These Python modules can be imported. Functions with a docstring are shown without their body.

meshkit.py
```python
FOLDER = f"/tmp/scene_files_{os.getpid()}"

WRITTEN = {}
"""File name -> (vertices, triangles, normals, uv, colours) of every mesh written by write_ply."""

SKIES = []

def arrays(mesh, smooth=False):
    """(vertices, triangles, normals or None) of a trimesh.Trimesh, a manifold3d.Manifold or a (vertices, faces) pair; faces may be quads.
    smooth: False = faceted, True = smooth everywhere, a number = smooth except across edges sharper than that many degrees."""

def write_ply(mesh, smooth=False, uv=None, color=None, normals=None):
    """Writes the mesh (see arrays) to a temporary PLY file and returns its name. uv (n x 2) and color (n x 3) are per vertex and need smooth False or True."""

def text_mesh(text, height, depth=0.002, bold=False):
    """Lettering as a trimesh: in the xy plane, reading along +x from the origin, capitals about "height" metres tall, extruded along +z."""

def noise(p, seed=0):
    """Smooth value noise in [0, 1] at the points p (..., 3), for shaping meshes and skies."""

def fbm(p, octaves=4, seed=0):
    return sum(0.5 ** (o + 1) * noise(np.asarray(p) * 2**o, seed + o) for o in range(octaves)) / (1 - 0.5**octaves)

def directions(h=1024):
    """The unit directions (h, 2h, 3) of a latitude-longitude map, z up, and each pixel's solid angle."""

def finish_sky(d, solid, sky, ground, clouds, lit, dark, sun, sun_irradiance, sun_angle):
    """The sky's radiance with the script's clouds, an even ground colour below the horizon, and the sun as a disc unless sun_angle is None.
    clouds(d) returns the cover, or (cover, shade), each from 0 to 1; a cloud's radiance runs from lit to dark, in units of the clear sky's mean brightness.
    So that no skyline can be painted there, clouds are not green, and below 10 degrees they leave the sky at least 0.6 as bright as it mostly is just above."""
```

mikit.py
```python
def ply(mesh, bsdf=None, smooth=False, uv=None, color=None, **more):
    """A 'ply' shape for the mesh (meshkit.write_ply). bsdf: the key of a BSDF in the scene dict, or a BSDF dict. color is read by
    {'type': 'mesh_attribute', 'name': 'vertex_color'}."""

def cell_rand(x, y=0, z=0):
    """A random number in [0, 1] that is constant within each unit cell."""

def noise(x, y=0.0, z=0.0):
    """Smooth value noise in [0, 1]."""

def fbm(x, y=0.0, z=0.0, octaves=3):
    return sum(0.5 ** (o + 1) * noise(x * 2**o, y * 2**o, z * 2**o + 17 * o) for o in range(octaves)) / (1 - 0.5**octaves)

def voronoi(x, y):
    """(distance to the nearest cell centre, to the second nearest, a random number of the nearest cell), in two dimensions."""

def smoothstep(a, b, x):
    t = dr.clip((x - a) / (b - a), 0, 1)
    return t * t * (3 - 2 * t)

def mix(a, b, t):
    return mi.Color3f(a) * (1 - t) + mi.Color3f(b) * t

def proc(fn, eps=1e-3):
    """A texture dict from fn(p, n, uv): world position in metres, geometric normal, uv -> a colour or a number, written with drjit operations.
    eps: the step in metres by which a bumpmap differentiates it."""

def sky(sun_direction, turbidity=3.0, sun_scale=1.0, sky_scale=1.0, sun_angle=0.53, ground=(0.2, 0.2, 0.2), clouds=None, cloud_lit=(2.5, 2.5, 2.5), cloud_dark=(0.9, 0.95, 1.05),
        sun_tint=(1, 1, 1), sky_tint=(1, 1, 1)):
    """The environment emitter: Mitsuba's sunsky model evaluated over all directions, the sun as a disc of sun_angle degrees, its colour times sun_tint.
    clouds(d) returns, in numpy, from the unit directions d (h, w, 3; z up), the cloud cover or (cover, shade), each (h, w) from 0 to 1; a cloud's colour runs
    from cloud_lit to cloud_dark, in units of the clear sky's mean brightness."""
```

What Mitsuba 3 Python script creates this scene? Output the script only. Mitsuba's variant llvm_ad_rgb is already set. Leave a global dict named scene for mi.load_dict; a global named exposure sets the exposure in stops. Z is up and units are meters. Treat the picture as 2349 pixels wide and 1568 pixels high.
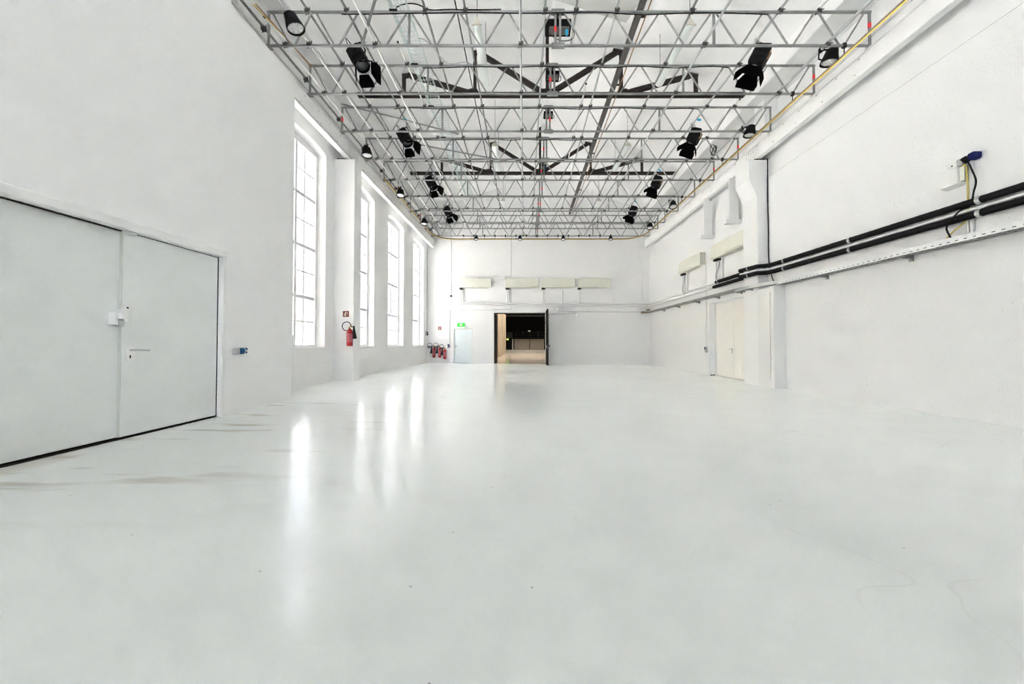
import math
import numpy as np
import trimesh
import manifold3d as m3
import drjit as dr
import mitsuba as mi
import mikit
import meshkit
from mikit import noise, fbm, smoothstep, mix, cell_rand
from shapely.geometry import Polygon, box as sbox

T = mi.ScalarTransform4f
scene, labels = {}, {}
CAM_Z, SLOPE = 1.17, 0.01094          # lens height; the hall floor falls a little towards the right


def floor_z(x):
    return -(x + 5.97) * SLOPE


# ------------------------------------------------------------------ camera, sky, exposure
F_PX, PITCH = 783.0, math.atan(12.9 / 783.0)
scene['camera'] = {
    'type': 'perspective', 'fov_axis': 'x', 'fov': 2 * math.degrees(math.atan(2349 / 2 / F_PX)),
    'near_clip': 0.05, 'far_clip': 400.0,
    'principal_point_offset_x': (1174.5 - 1203.0) / 2349, 'principal_point_offset_y': (784.0 - 775.1) / 1568,
    'to_world': T().look_at(origin=[0, 0, CAM_Z], target=[0, math.cos(PITCH), CAM_Z + math.sin(PITCH)], up=[0, 0, 1])}


def overcast(d):
    n = meshkit.fbm(d * [3.0, 3.0, 5.0] + 4.0, 4, seed=3)
    return np.clip(0.86 + 0.5 * (n - 0.5), 0, 1), np.clip(1.6 * (n - 0.45), 0, 0.5)


scene['sky'] = mikit.sky((0.22, 0.55, 1.0), turbidity=4.0, sun_scale=1.1, sun_tint=(0.86, 1.0, 1.24), clouds=overcast, cloud_lit=(0.60, 0.61, 0.64), cloud_dark=(0.42, 0.44, 0.48), ground=(0.4, 0.4, 0.4))
exposure = 6.12


# ------------------------------------------------------------------ materials
def rgb(*c):
    return {'type': 'rgb', 'value': list(c)}


def mat(name, d):
    scene[name] = {'type': 'twosided', 'b': d} if d['type'] in ('diffuse', 'principled', 'roughplastic', 'roughconductor', 'bumpmap', 'blendbsdf') else d


def pr(c, rough=0.5, metal=0.0, spec=0.5, **k):
    return {'type': 'principled', 'base_color': c if isinstance(c, dict) else rgb(*c), 'roughness': rough, 'metallic': metal, 'specular': spec, **k}


def wall_tone(p, n, uv):
    v = fbm(p.x * 0.7, p.y * 0.7, p.z * 0.7, 3)
    w = fbm(p.x * 5 + 9, p.y * 5, p.z * 5, 2)
    s = 0.985 + 0.03 * (v - 0.5) + 0.02 * (w - 0.5)
    return mi.Color3f(0.865, 0.867, 0.865) * s


def pitted_tone(p, n, uv):
    v = fbm(p.x * 0.6, p.y * 0.6, p.z * 0.6, 3)
    a, b = p.y + 0.3 * p.x, p.z
    d1, d2, r = mikit.voronoi(a * 9.0, b * 9.0)
    spots = dr.select((r > 0.86) & (d1 < 0.10 * noise(a * 3, b * 3)), 0.72, 1.0)
    e1, e2, q = mikit.voronoi(a * 26.0 + 7, b * 26.0)
    patch = smoothstep(0.52, 0.72, fbm(a * 0.9, b * 0.9, 5, 3))
    fine = dr.select((q > 0.75) & (e1 < 0.17), 1 - 0.16 * patch, 1.0)
    return mi.Color3f(0.845, 0.85, 0.853) * ((0.985 + 0.035 * (v - 0.5)) * spots * fine)


def floor_tone(p, n, uv):
    v = fbm(p.x * 0.35, p.y * 0.35, 1, 4)
    w = fbm(p.x * 2.2, p.y * 3.1, 3, 3)
    c = mi.Color3f(0.605, 0.628, 0.610) * (0.97 + 0.09 * (v - 0.5) + 0.05 * (w - 0.5))
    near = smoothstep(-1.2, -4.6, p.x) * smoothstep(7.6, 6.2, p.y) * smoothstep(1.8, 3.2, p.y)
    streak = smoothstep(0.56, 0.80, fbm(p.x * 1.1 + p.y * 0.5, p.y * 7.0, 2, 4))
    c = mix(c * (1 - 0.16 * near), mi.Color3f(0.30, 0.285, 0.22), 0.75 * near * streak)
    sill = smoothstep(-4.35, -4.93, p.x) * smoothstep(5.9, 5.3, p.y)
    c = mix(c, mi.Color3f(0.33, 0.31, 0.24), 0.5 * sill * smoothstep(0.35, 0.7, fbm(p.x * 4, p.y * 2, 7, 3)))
    d1, d2, r = mikit.voronoi(p.x * 2.0, p.y * 2.0)
    c = c * dr.select((r > 0.78) & (d1 < 0.012), 0.45, 1.0)
    sc = dr.abs(fbm(p.x * 0.8 + 3, p.y * 1.3, 11, 3) - 0.5)
    return c * (1 - 0.10 * smoothstep(0.006, 0.0, sc) * smoothstep(0.5, 0.7, noise(p.x * 0.5, p.y * 0.5, 4)))


def floor_rough(p, n, uv):
    return 0.08 + 0.20 * fbm(p.x * 0.9, p.y * 2.4, 5, 3)


def floor_relief(p, n, uv):
    return fbm(p.x * 0.8, p.y * 2.6, 2, 3)


def galvanised(p, n, uv):
    v = fbm(p.x * 6, p.y * 6, p.z * 6, 3)
    return mi.Color3f(0.25, 0.257, 0.25) * (0.55 + 0.9 * v)


def curtain_tone(p, n, uv):
    return mi.Color3f(0.72, 0.62, 0.48) * (0.9 + 0.2 * noise(p.x * 6, p.y * 6, p.z * 0.4))


mat('white_paint', {'type': 'diffuse', 'reflectance': mikit.proc(wall_tone)})
mat('ceiling_paint', {'type': 'diffuse', 'reflectance': rgb(0.94, 0.94, 0.935)})
mat('pitted_paint', {'type': 'diffuse', 'reflectance': mikit.proc(pitted_tone)})
mat('floor_coat', {'type': 'bumpmap', 'arbitrary': mikit.proc(floor_relief, 0.01), 'scale': 0.0032,
                   'nested': pr(mikit.proc(floor_tone), mikit.proc(floor_rough), 0.0, 0.75)})
mat('galvanised_steel', pr(mikit.proc(galvanised), 0.42, 0.35))
mat('bright_steel', pr((0.46, 0.48, 0.48), 0.38, 0.4))
mat('pale_tube', pr((0.74, 0.74, 0.72), 0.4, 0.15))
mat('white_enamel', pr((0.80, 0.80, 0.79), 0.42, 0.0, 0.35))
mat('door_paint', pr((0.74, 0.765, 0.76), 0.32))
mat('door_edge', pr((0.60, 0.61, 0.57), 0.45))
mat('blue_door', pr((0.76, 0.83, 0.85), 0.35))
mat('cream_door', pr((0.86, 0.84, 0.79), 0.4))
mat('unit_cream', pr((0.73, 0.725, 0.645), 0.45, 0.0, 0.3))
mat('unit_grey', pr((0.52, 0.50, 0.44), 0.5))
mat('black_paint', pr((0.004, 0.004, 0.0045), 0.55, 0.0, 0.15))
mat('barn_black', {'type': 'diffuse', 'reflectance': rgb(0.0035, 0.0035, 0.0035)})
mat('black_rubber', pr((0.006, 0.006, 0.007), 0.6, 0.0, 0.18))
mat('dark_steel', pr((0.024, 0.019, 0.018), 0.55, 0.0, 0.2))
mat('rail_grey', pr((0.12, 0.11, 0.10), 0.5, 0.1, 0.3))
mat('coupler_steel', pr((0.07, 0.07, 0.065), 0.5, 0.3, 0.4))
mat('rust', pr((0.30, 0.17, 0.07), 0.6))
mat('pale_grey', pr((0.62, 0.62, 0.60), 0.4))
mat('shadow_gap', {'type': 'diffuse', 'reflectance': rgb(0.03, 0.028, 0.025)})
mat('red_enamel', pr((0.37, 0.012, 0.015), 0.25))
mat('label_pink', pr((0.45, 0.13, 0.15), 0.45))
mat('red_tape', pr((0.70, 0.03, 0.04), 0.45))
mat('sign_red', pr((0.25, 0.055, 0.05), 0.5))
mat('sign_white', pr((0.85, 0.84, 0.74), 0.5))
mat('sign_green', pr((0.03, 0.25, 0.06), 0.6, 0.0, 0.1))
mat('gold_track', pr((0.62, 0.44, 0.10), 0.32, 0.75))
mat('brown_track', pr((0.22, 0.17, 0.12), 0.45, 0.4))
mat('yellow_cable', pr((0.62, 0.50, 0.12), 0.5))
mat('orange_paint', pr((0.75, 0.33, 0.03), 0.5))
mat('blue_plastic', pr((0.008, 0.07, 0.17), 0.4, 0.0, 0.3))
mat('navy_plastic', pr((0.003, 0.006, 0.085), 0.45, 0.0, 0.2))
mat('cyan_plastic', pr((0.02, 0.32, 0.55), 0.35))
mat('grey_plastic', pr((0.45, 0.46, 0.46), 0.45))
mat('brass', pr((0.65, 0.48, 0.18), 0.3, 0.9))
mat('lens_glass', pr((0.05, 0.06, 0.055), 0.08, 0.0, 0.9, clearcoat=1.0))
mat('led_lens', pr((0.72, 0.74, 0.76), 0.25, 0.2))
mat('diffuser', {'type': 'principled', 'base_color': rgb(0.72, 0.77, 0.75), 'roughness': 0.18, 'specular': 0.6})
mat('tray_wire', pr((0.55, 0.64, 0.62), 0.4, 0.4))
mat('perforated', pr((0.78, 0.80, 0.81), 0.4, 0.1))
mat('window_paint', pr((0.70, 0.70, 0.70), 0.45))
mat('backlit_bar_grey', pr((0.62, 0.61, 0.62), 0.5, 0.0, 0.3))  # darker grey puts the backlit look of the bars into their colour
mat('dark_block', {'type': 'diffuse', 'reflectance': rgb(0.24, 0.22, 0.20)})  # dark face of the added block that holds back sky light
mat('theatre_black', {'type': 'diffuse', 'reflectance': rgb(0.006, 0.006, 0.006)})
mat('theatre_grey', {'type': 'diffuse', 'reflectance': rgb(0.05, 0.055, 0.06)})
mat('theatre_panel', {'type': 'diffuse', 'reflectance': rgb(0.42, 0.385, 0.34)})
mat('theatre_floor', pr((0.50, 0.45, 0.40), 0.10, 0.0, 0.8))
mat('curtain_cloth', {'type': 'diffuse', 'reflectance': mikit.proc(curtain_tone)})
mat('facade', {'type': 'diffuse', 'reflectance': rgb(0.48, 0.48, 0.48)})
mat('facade_yellow', {'type': 'diffuse', 'reflectance': rgb(0.62, 0.46, 0.12)})
mat('yard', {'type': 'diffuse', 'reflectance': rgb(0.66, 0.66, 0.65)})
scene['pane_glass'] = {'type': 'thindielectric', 'int_ior': 1.5}


# ------------------------------------------------------------------ mesh helpers
def cat(ms):
    return trimesh.util.concatenate(ms) if len(ms) > 1 else ms[0]


def bx(x0, x1, y0, y1, z0, z1):
    m = trimesh.creation.box((abs(x1 - x0), abs(y1 - y0), abs(z1 - z0)))
    m.apply_translation(((x0 + x1) / 2, (y0 + y1) / 2, (z0 + z1) / 2))
    return m


def cbx(x0, x1, y0, y1, z0, z1, c=0.008):
    """a box with chamfered edges"""
    lo, hi = np.minimum([x0, y0, z0], [x1, y1, z1]), np.maximum([x0, y0, z0], [x1, y1, z1])
    c = min(c, 0.3 * float((hi - lo).min()))
    pts = []
    for k in range(3):
        for s in np.ndindex(2, 2, 2):
            p = np.where(np.array(s) == 0, lo + c, hi - c)
            p[k] = (lo, hi)[s[k]][k]
            pts.append(p)
    return trimesh.convex.convex_hull(np.array(pts))


def frame_of(d):
    d = np.asarray(d, float) / np.linalg.norm(d)
    a = np.cross(d, [0, 0, 1.0] if abs(d[2]) < 0.9 else [1.0, 0, 0])
    a /= np.linalg.norm(a)
    return a, np.cross(d, a), d


def tube(pts, r, n=8, caps=True):
    """a tube along a polyline; r may be one radius per point"""
    pts = np.asarray(pts, float)
    r = np.broadcast_to(np.asarray(r, float), (len(pts),))
    tang = np.gradient(pts, axis=0) if len(pts) > 2 else np.repeat((pts[1:] - pts[:1]), 2, 0)
    a, b, _ = frame_of(tang[0])
    rings, ang = [], np.arange(n) * 2 * math.pi / n
    for p, t, rr in zip(pts, tang, r):
        t = t / np.linalg.norm(t)
        a = a - t * (a @ t)
        a /= np.linalg.norm(a)
        b = np.cross(t, a)
        rings.append(p + rr * (np.cos(ang)[:, None] * a + np.sin(ang)[:, None] * b))
    v = np.vstack(rings + ([pts[:1], pts[-1:]] if caps else []))
    f, i = [], np.arange(n)
    j = (i + 1) % n
    for k in range(len(pts) - 1):
        o = k * n
        f += [np.stack([o + i, o + j, o + n + j], 1), np.stack([o + i, o + n + j, o + n + i], 1)]
    if caps:
        c0, c1, e = len(v) - 2, len(v) - 1, (len(pts) - 1) * n
        f += [np.stack([j, i, i * 0 + c0], 1), np.stack([e + i, e + j, i * 0 + c1], 1)]
    return trimesh.Trimesh(v, np.vstack(f), process=False)


def spline(pts, k=6):
    from scipy.interpolate import CubicSpline
    pts = np.asarray(pts, float)
    s = np.r_[0, np.cumsum(np.linalg.norm(np.diff(pts, axis=0), axis=1))]
    return CubicSpline(s, pts)(np.linspace(0, s[-1], k * (len(pts) - 1) + 1))


def prism(poly, axis, a0, a1):
    """extrude a shapely polygon given in the two other axes (in x, y, z order) along the axis from a0 to a1"""
    m = trimesh.creation.extrude_polygon(poly, a1 - a0, engine='earcut')
    v = np.array(m.vertices)
    w = np.empty_like(v)
    o = [k for k in range(3) if k != axis]
    w[:, o[0]], w[:, o[1]], w[:, axis] = v[:, 0], v[:, 1], v[:, 2] + a0
    f = np.array(m.faces)
    return trimesh.Trimesh(w, f[:, ::-1] if axis == 1 else f, process=False)


def lathe(profile, n=20):
    """profile [(r, h)] round +z"""
    return trimesh.creation.revolve(np.array(profile, float), sections=n)


def aim(mesh, origin, direction, roll=0.0):
    """carry a mesh whose axis is +z to a place, its axis along the direction"""
    a, b, d = frame_of(direction)
    m = mesh.copy()
    M = np.eye(4)
    c, s = math.cos(roll), math.sin(roll)
    M[:3, 0], M[:3, 1], M[:3, 2], M[:3, 3] = c * a + s * b, c * b - s * a, d, origin
    if np.linalg.det(M[:3, :3]) < 0:
        M[:3, 0] *= -1
    m.apply_transform(M)
    return m


# ------------------------------------------------------------------ entries
used = set()


def numbered(name):
    k, n = name, 0
    while k in used:
        n += 1
        k = f'{name}_{n:03d}'
    used.add(k)
    return k


def thing(name, label, category, group=None):
    k = numbered(name)
    labels[k] = {'label': label, 'category': category}
    if group:
        labels[k]['group'] = group
    return k


def part(parent, name, mesh, m, smooth=False, label=None, stuff=False, **kw):
    k = numbered(parent + '__' + name)
    scene[k] = mesh if isinstance(mesh, dict) else mikit.ply(mesh, m, smooth=smooth, **kw)
    if label or stuff:
        labels[k] = {}
        if label:
            labels[k]['label'] = label
        if stuff:
            labels[k]['kind'] = 'stuff'
    return k


def single(name, label, category, mesh, m, smooth=False, group=None):
    k = thing(name, label, category, group)
    scene[k] = mikit.ply(mesh, m, smooth=smooth)
    return k


def struct(name, mesh, m, label, category, smooth=False):
    used.add(name)
    labels[name] = {'label': label, 'category': category, 'kind': 'structure'}
    if mesh is not None:
        scene[name] = mikit.ply(mesh, m, smooth=smooth)
    return name


ORD = ['nearest', 'second', 'third', 'fourth', 'fifth', 'sixth', 'seventh', 'eighth', 'ninth', 'farthest']
XL, XR, XP, YF, YB = -5.98, 7.68, -4.93, 20.9, -6.0
RIDGE_X, RIDGE_Z, ROOF_SLOPE = 0.85, 11.55, 0.32


def ceil_z(x):
    return RIDGE_Z - ROOF_SLOPE * abs(x - RIDGE_X)


# ------------------------------------------------------------------ the setting
def sloped(x0, x1, y0, y1, dz=0.3):
    v = [[x, y, floor_z(x) - o] for o in (0, dz) for x in (x0, x1) for y in (y0, y1)]
    return trimesh.convex.convex_hull(np.array(v))


struct('floor', sloped(-6.6, 8.6, YB - 0.3, YF + 0.02), 'floor_coat', 'glossy pale grey coated hall floor', 'floor')
gable = Polygon([(-6.7, ceil_z(-6.7)), (RIDGE_X, RIDGE_Z), (8.7, ceil_z(8.7)), (8.7, 12.3), (-6.7, 12.3)])
struct('ceiling', prism(gable, 1, YB - 0.4, YF + 0.4), 'ceiling_paint', 'white shallow pitched ceiling above the steel rig', 'ceiling')

W_Y = [(8.28, 10.22), (11.62, 13.55), (14.92, 16.86), (18.27, 20.20)]
SILL, SPRING, RISE = 1.07, 6.80, 0.15


def arch(y0, y1, z0=SILL, zs=SPRING, rise=RISE, n=12):
    mid, half = (y0 + y1) / 2, (y1 - y0) / 2
    top = [(mid + half * math.cos(t), zs + rise * math.sin(t)) for t in np.linspace(0, math.pi, n)]
    return Polygon([(y0, z0), (y1, z0)] + top)


wl = sbox(7.0, -0.5, YF + 0.3, 10.2)
for a, b in W_Y:
    wl = wl.difference(arch(a, b))
struct('wall_left', prism(wl, 0, XL - 0.45, XL), 'white_paint', 'white window wall on the left behind the pillar', 'wall')
struct('trim_1', cbx(XL - 0.05, XL + 0.022, 7.2, 10.7, -0.3, 0.605, 0.006), 'white_paint', 'white plaster base band under the nearest tall window', 'trim')
struct('trim_2', cbx(XL - 0.05, XL + 0.022, 11.1, YF + 0.02, -0.3, 0.625, 0.006), 'white_paint', 'white plaster base band under the three far windows', 'trim')

D0, D1, DM, DT = 2.99, 5.56, 4.27, 2.58
front = sbox(YB - 0.2, -0.5, 5.65, 10.2).union(sbox(5.6, -0.5, 7.24, 6.86)).difference(sbox(D0, -1, D1, DT))
back = sbox(YB - 0.2, -0.5, 5.65, 10.2).union(sbox(5.6, -0.5, 7.24, 6.86))
struct('wall_partition', cat([prism(front, 0, -5.12, XP), prism(back, 0, -6.5, -5.12)]), 'white_paint',
       'smooth white foreground wall on the left holding the double door', 'wall')

hole = sbox(-1.87, -1, 1.30, 3.07).union(sbox(-4.33, -1, -3.23, 2.08))
struct('wall_back', prism(sbox(-6.6, -0.5, 8.6, 12.2).difference(hole), 1, YF, YF + 0.3), 'white_paint', 'white end wall with the open dark doorway', 'wall')
wr = sbox(YB - 0.2, -0.5, YF + 0.3, 6.42).difference(sbox(11.78, -1, 14.16, 2.83))
struct('wall_right', cat([prism(wr, 0, XR, XR + 0.7), bx(XR + 0.10, XR + 0.7, YB - 0.2, YF + 0.3, 6.40, 7.5),
                          bx(8.05, 8.4, YB - 0.2, YF + 0.3, 7.4, 10.2)]), 'pitted_paint', 'pitted white wall on the right carrying the pipes', 'wall')
part('wall_right', 'shadow_line', bx(XR - 0.004, XR + 0.03, 1.0, 10.7, 6.411, 6.421), 'pale_grey', label='thin grey strip painted as the shadow line of the wall ledge')  # grey strip stands in for the shadow line along the ledge
wf = sbox(-6.6, -0.5, 8.6, 12.2)
ADDED_WINDOWS = [(-4.4, -1.7), (-1.0, 1.7)]  # unseen windows, added to balance the light in the hall
for a, b in ADDED_WINDOWS:
    wf = wf.difference(sbox(a, 5.0, b, 9.9))
struct('wall_front', prism(wf, 1, YB - 0.3, YB), 'white_paint', 'white wall behind the camera with added high windows', 'wall')


def window(name, label, a, b, rows, zs, put, glass_d=0.30, arched=True, thick=(2, 4, 6)):
    """a steel window of casements in its opening; put(u, d, z) boxes are given along the wall, depth and height"""
    struct(name, None, None, label, 'window')
    z0, z1 = rows[0], rows[-1]
    mid = (a + b) / 2
    d0, d1 = glass_d - 0.03, glass_d + 0.05
    part(name, 'frame', cat([put(a, a + 0.10, d0 - 0.03, d1, SILL if arched else z0 - 0.05, zs + 0.03), put(b - 0.10, b, d0 - 0.03, d1, SILL if arched else z0 - 0.05, zs + 0.03),
                             put(a + 0.05, b - 0.05, d0 - 0.03, d1, z0 - 0.05, z0 + 0.025), put(a + 0.05, b - 0.05, d0 - 0.03, d1, z1 - 0.03, zs + (RISE + 0.03 if arched else 0.05)),
                             put(mid - 0.035, mid + 0.035, d0 - 0.02, d1, z0, z1)]), 'window_paint')
    for k in range(1, len(rows) - 1):
        h = 0.042 if k in thick else 0.016
        part(name, 'transom' if k in thick else 'glazing_bar', put(a + 0.09, b - 0.09, d0 + (0 if k in thick else 0.015), d1 - 0.01, rows[k] - h, rows[k] + h), 'backlit_bar_grey')
    cols = [a + 0.10, (a + 0.10 + mid) / 2, mid, (b - 0.10 + mid) / 2 - 0.03, b - 0.10]
    for c in (cols[1], cols[3]):
        part(name, 'mullion', put(c - 0.016, c + 0.016, d0 + 0.015, d1 - 0.01, z0, z1), 'backlit_bar_grey')
    for k in range(len(rows) - 1):
        for i in range(4):
            part(name, 'pane', put(cols[i], cols[i + 1], None, None, rows[k], rows[k + 1]), 'pane_glass')


def sheet(p):
    return trimesh.Trimesh(np.array(p, float), [[0, 1, 2], [0, 2, 3]], process=False)


ROWS = [1.11, 1.80, 2.49, 3.21, 3.93, 4.65, 5.37, 6.06, 6.76]


def put_left(u0, u1, d0, d1, z0, z1):
    if d0 is None:
        x = XL - 0.32
        return sheet([[x, u0, z0], [x, u1, z0], [x, u1, z1], [x, u0, z1]])
    return bx(XL - d1, XL - d0, u0, u1, z0, z1)


def put_rear(u0, u1, d0, d1, z0, z1):
    if d0 is None:
        y = YB - 0.17
        return sheet([[u0, y, z0], [u1, y, z0], [u1, y, z1], [u0, y, z1]])
    return bx(u0, u1, YB - d1 + 0.15, YB - d0 + 0.15, z0, z1)


for i, (a, b) in enumerate(W_Y):
    w = ['nearest tall white-framed window, beside the foreground wall', 'tall window just past the white pillar', 'tall window second from the end wall', 'tall window closest to the end wall'][i]
    window(f'window_{i + 1}', w, a, b, ROWS, SPRING, put_left)
    part(f'window_{i + 1}', 'sill', cbx(XL - 0.30, XL + 0.03, a - 0.02, b + 0.02, SILL - 0.07, SILL + 0.004), 'white_paint')
for i, (a, b) in enumerate(ADDED_WINDOWS):
    window(f'window_{i + 5}', ['left', 'right'][i] + ' unseen high window added behind the camera for light', a, b, [5.05, 6.6, 8.2, 9.85], 9.85, put_rear, arched=False, thick=(1,))

# ------------------------------------------------------------------ doors of the setting
d = struct('door_1', None, None, 'wide white double steel door in the left foreground wall', 'door')
part(d, 'frame', cat([cbx(-5.04, XP + 0.022, D0 - 0.07, D1 + 0.075, DT, DT + 0.115, 0.012), cbx(-5.12, XP + 0.012, D1, D1 + 0.06, -0.05, DT + 0.02, 0.01),
                      cbx(-5.12, XP + 0.012, D0 - 0.06, D0, -0.05, DT + 0.02, 0.01)]), 'white_enamel')
part(d, 'threshold', bx(-5.13, -4.975, D0, D1, -0.2, -0.006), 'shadow_gap', label='dark gap and threshold under the leaves')
lf = part(d, 'leaf', cbx(-5.105, -5.04, D0 + 0.012, DM + 0.0, 0.012, DT - 0.008, 0.003), 'door_paint')
rt = part(d, 'leaf', cbx(-5.105, -5.0, DM - 0.035, D1 - 0.012, 0.012, DT - 0.010, 0.003), 'door_paint')
part(d, 'seal', bx(-5.07, -5.001, DM - 0.041, DM - 0.034, 0.012, DT - 0.01), 'door_edge', label='grey seal strip between the leaves')
part(d, 'backing', bx(-5.119, -5.115, D0, D1, -0.02, DT), 'shadow_gap')
part(d, 'gasket', bx(-5.10, -4.998, D1 - 0.0125, D1 - 0.001, 0.0, DT), 'shadow_gap', label='black gasket at the hinge side')
part(d, 'gasket', bx(-5.10, -5.002, D0, D1, DT - 0.009, DT - 0.004), 'shadow_gap', label='black gasket under the frame head')
part(d, 'guide_block', cbx(-5.0, -4.945, DM - 0.06, DM + 0.07, DT - 0.035, DT - 0.004), 'white_enamel')
pl = prism(sbox(4.302, 0.975, 4.352, 1.115).buffer(0.022), 0, -4.979, -4.969)
h = part(d, 'handle', tube([[-4.997, 4.325, 1.09], [-4.937, 4.325, 1.09], [-4.927, 4.345, 1.09], [-4.927, 4.49, 1.083]], 0.0105, 10), 'bright_steel', 40, label='steel lever handle')
part(h, 'plate', pl.apply_translation([-0.022, 0, 0]), 'white_enamel', label='long white handle plate')
part(h, 'keyhole', cat([tube([[-4.9915, 4.325, 1.015], [-4.989, 4.325, 1.015]], 0.010, 12), bx(-4.9915, -4.989, 4.320, 4.330, 0.985, 1.015)]), 'black_paint')
hs = part(d, 'hasp', cat([cbx(-4.98, -4.925, 4.205, 4.255, 1.43, 1.64), cbx(-4.985, -4.93, 4.14, 4.21, 1.47, 1.55), bx(-5.04, -4.94, 4.125, 4.145, 1.40, 1.56), bx(-5.04, -4.97, 4.205, 4.255, 1.45, 1.60)]), 'white_enamel', label='white hasp box across the leaves')
part(hs, 'padlock', cat([cbx(-4.965, -4.93, 4.15, 4.215, 1.385, 1.455, 0.01), tube(spline([[-4.948, 4.165, 1.455], [-4.948, 4.168, 1.485], [-4.948, 4.183, 1.497], [-4.948, 4.198, 1.485], [-4.948, 4.20, 1.455]], 4), 0.005, 8)]), 'grey_plastic', 40)
part(d, 'closer_hole', tube([[-4.926, 4.23, 1.615], [-4.923, 4.23, 1.615]], 0.010, 10), 'black_paint')

d = struct('door_2', None, None, 'pale blue door under the lit exit sign', 'door')
part(d, 'leaf', cbx(-4.31, -3.25, YF + 0.05, YF + 0.11, 0.0, 2.06, 0.004), 'blue_door')
part(d, 'frame', cat([bx(-4.36, -4.315, YF - 0.015, YF + 0.14, -0.05, 2.11), bx(-3.245, -3.20, YF - 0.015, YF + 0.14, -0.05, 2.11), bx(-4.36, -3.20, YF - 0.015, YF + 0.14, 2.065, 2.11), bx(-4.36, -3.2, YF + 0.13, YF + 0.2, -0.1, 2.1)]), 'white_enamel')
part(d, 'handle', cat([bx(-4.235, -4.20, YF + 0.035, YF + 0.052, 0.93, 1.09), tube([[-4.218, YF + 0.05, 1.05], [-4.218, YF - 0.005, 1.05], [-4.08, YF - 0.005, 1.045]], 0.011)]), 'grey_plastic', 40)

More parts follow.
